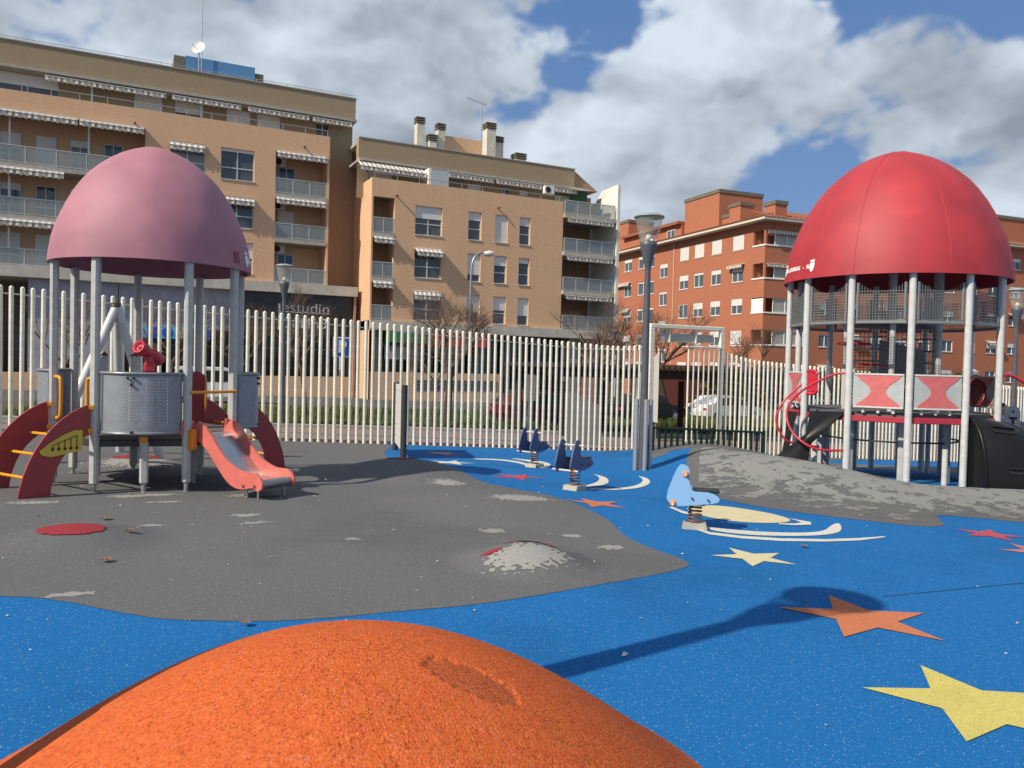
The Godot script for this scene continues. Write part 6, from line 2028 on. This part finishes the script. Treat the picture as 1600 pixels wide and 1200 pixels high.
	mat("lilac", Color(0.36, 0.37, 0.45), 0.7, 0, cl, 0.3)
	mat("shopwall", Color(0.26, 0.235, 0.21), 0.8, 0, cl, 0.3)
	mat("signblack", Color(0.022, 0.023, 0.026), 0.35)
	mat("signwhite", Color(0.88, 0.88, 0.88), 0.5)
	mat("signblue", Color(0.02, 0.12, 0.42), 0.4)
	mat("bannerblue", Color(0.10, 0.45, 0.75), 0.5)
	mat("bannerdeep", Color(0.01, 0.08, 0.45), 0.5)
	mat("bannergreen", Color(0.35, 0.38, 0.25), 0.5)
	mat("glass", Color(0.075, 0.095, 0.11), 0.06)
	mat("glasslit", Color(0.17, 0.20, 0.20), 0.08)
	mat("glassblue", Color(0.05, 0.10, 0.19), 0.08)
	mat("glassdark", Color(0.02, 0.022, 0.025), 0.08)
	mat("glasscurtain", Color(0.34, 0.33, 0.30), 0.2)
	for k in ["blue", "grey", "orange", "worn", "wornrim", "redrub", "cream_mark", "yellow_mark", "orange_mark", "pink_mark", "salmon_mark", "white_mark"]: M[k].metallic_specular = 0.2
	var bg := mat("balglass", Color(0.30, 0.34, 0.34), 0.08); bg.transparency = BaseMaterial3D.TRANSPARENCY_ALPHA; bg.albedo_color.a = 0.42
	mat("frost", Color(0.42, 0.47, 0.50), 0.2)
	mat("alu", Color(0.55, 0.55, 0.53), 0.45, 0.2)
	mat("whiteframe", Color(0.80, 0.80, 0.78), 0.5)
	mat("shutter", Color(0.70, 0.69, 0.66), 0.6)
	mat("sill", Color(0.50, 0.48, 0.44), 0.8)
	mat("eave", Color(0.62, 0.57, 0.48), 0.85)
	mat("tileroof", Color(0.50, 0.19, 0.10), 0.9, 0, cl2, 0.6)
	mat("pipe", Color(0.62, 0.42, 0.30), 0.6)
	mat("acwhite", Color(0.70, 0.69, 0.64), 0.5)
	mat("bluebox", Color(0.09, 0.24, 0.46), 0.4)
	mat("cloth", Color(1, 1, 1), 0.9)
	mat("greencloth", Color(0.03, 0.10, 0.06), 0.9)
	mat("greencanopy", Color(0.02, 0.22, 0.07), 0.7)
	mat("redcanopy", Color(0.50, 0.04, 0.04), 0.7)
	mat("bark", Color(0.11, 0.075, 0.055), 0.95, 0, cl2, 2.0)
	mat("twig", Color(0.14, 0.095, 0.07), 0.95)
	mat("timber", Color(0.07, 0.04, 0.025), 0.85, 0, cl2, 1.0)
	mat("leafy", Color(1, 1, 1), 0.85)
	mat("deadleaf", Color(0.18, 0.10, 0.045), 0.9)
	mat("postercream", Color(0.52, 0.44, 0.36), 0.7)
	mat("carwhite", Color(0.74, 0.75, 0.76), 0.2)
	mat("cardark", Color(0.03, 0.035, 0.045), 0.2)
	mat("carblack", Color(0.012, 0.013, 0.016), 0.2)
	mat("carred", Color(0.10, 0.012, 0.012), 0.2)
	mat("carsilver", Color(0.42, 0.43, 0.44), 0.22, 0.5)
	mat("tyre", Color(0.015, 0.015, 0.016), 0.8)
	mat("skin", Color(0.50, 0.30, 0.21), 0.55)
	mat("lilacshirt", Color(0.36, 0.33, 0.50), 0.9)
	mat("denim", Color(0.06, 0.09, 0.16), 0.9)
	mat("hair", Color(0.015, 0.012, 0.010), 0.6)
	mat("toygrey", Color(0.24, 0.25, 0.27), 0.45)

func az_deg(a: float) -> float: return rad_to_deg(wrapf(a, -PI, PI))

func build_sky() -> Sky:
	var a := FastNoiseLite.new(); a.seed = 21; a.frequency = 1.35; a.fractal_octaves = 7; a.fractal_gain = 0.55
	var b := FastNoiseLite.new(); b.seed = 8; b.frequency = 3.2; b.fractal_octaves = 5; b.fractal_gain = 0.5
	var w := 2304; var h := 1152
	var masses := [[0.8, 19.0, 20.0, 0.24], [-5.0, 23.0, 9.0, 0.34], [16.0, 17.0, 13.0, 0.22], [31.0, 21.5, 4.5, -0.42], [31.0, 15.0, 7.0, 0.20], [46.0, 11.0, 5.5, -0.52], [49.0, 23.0, 5.0, -0.62], [42.0, 17.5, 4.0, 0.10], [56.0, 14.0, 8.0, 0.18], [60.0, 22.0, 5.0, -0.40]]
	var im := Image.create(w, h, false, Image.FORMAT_RGBF)
	im.fill(Color(0.28, 0.30, 0.33))
	for y in h / 2 + 4:
		var el := PI / 2 - PI * (y + 0.5) / h
		var ce := cos(el); var ed := rad_to_deg(el)
		for x in w:
			var az := TAU * (x + 0.5) / w
			var ad := az_deg(az)
			var d := Vector3(sin(az) * cos(el), sin(el), -cos(az) * cos(el))
			var p := Vector3(d.x, d.y * 1.7, d.z) * 1.9
			p += Vector3(b.get_noise_3d(p.x, p.y, p.z), b.get_noise_3d(p.z, p.x, p.y), b.get_noise_3d(p.y, p.z, p.x)) * 0.10
			var n := a.get_noise_3dv(p)
			var m := a.get_noise_3dv(p + Vector3(-0.09, 0.13, 0.02))
			for s in masses:
				var t: float = (ad - s[0]) * ce
				if absf(t) > 40.0: continue
				var v: float = ed - s[1]
				n += s[3] * exp(-(t * t + v * v * 1.6) / (s[2] * s[2]))
			var dens := sstep(-0.13, 0.05, n + 0.03)
			var blue := Color(0.062, 0.138, 0.315).lerp(Color(0.22, 0.34, 0.52), pow(1.0 - maxf(d.y, 0.0), 4.0))
			var lit := clampf(0.50 + 1.1 * (a.get_noise_3dv(p) - m) - 0.25 * n + 0.35 * b.get_noise_3d(d.x * 1.3, d.y * 1.3, d.z * 1.3), 0.0, 1.0)
			var cloud := Color(0.20, 0.235, 0.285).lerp(Color(0.50, 0.565, 0.63), lit)
			im.set_pixel(x, y, blue.lerp(cloud, dens))
	var sm := PanoramaSkyMaterial.new()
	sm.panorama = ImageTexture.create_from_image(im)
	sm.filter = true
	var s := Sky.new()
	s.sky_material = sm
	return s

func _ready():
	rng.seed = 77
	nz.seed = 4; nz.frequency = 0.08; nz.fractal_octaves = 4
	nz2.seed = 9; nz2.frequency = 0.12; nz2.fractal_octaves = 3
	var cam := Camera3D.new()
	cam.name = "camera"
	cam.position = Vector3(0, 1.65, 0)
	cam.rotation_degrees = Vector3(-1.415, -26.4, 1.4)
	cam.fov = 51.1
	cam.near = 0.05; cam.far = 900.0
	add_child(cam)
	cam.current = true
	var env := Environment.new()
	env.background_mode = Environment.BG_SKY
	env.sky = build_sky()
	env.background_energy_multiplier = 1.0
	env.tonemap_mode = Environment.TONE_MAPPER_LINEAR
	env.tonemap_exposure = 1.4
	env.sdfgi_enabled = true; env.ssao_enabled = true; env.ssil_enabled = true
	var we := WorldEnvironment.new()
	we.name = "environment"
	we.environment = env
	add_child(we)
	var sun := DirectionalLight3D.new()
	sun.name = "sun"
	sun.light_energy = 1.25
	sun.light_color = Color(1.0, 0.95, 0.87)
	sun.light_angular_distance = 0.53
	sun.shadow_enabled = true
	add_child(sun)
	sun.look_at_from_position(Vector3.ZERO, Vector3(0.748, -0.643, -0.163))
	make_materials()
	build_ground()
	build_tan_building()
	build_stepped_building()
	build_orange_building()
	build_fence()
	build_small_tower()
	build_big_tower()
	rider("spring_rider", "light blue spring rider turned sideways beside the cream planet", 5.91, -7.17, Vector2(0.776, 0.63), M.riderlight, 1.0)
	rider("spring_rider", "dark blue spring rider nearer to the camera of the two", 6.07, -10.08, Vector2(0.90, -0.44), M.riderdark, 1.06)
	rider("spring_rider", "dark blue spring rider farther away, close to the fence", 7.08, -13.23, Vector2(0.90, -0.44), M.riderdark, 1.06)
	build_person()
	build_toy()
	build_street()
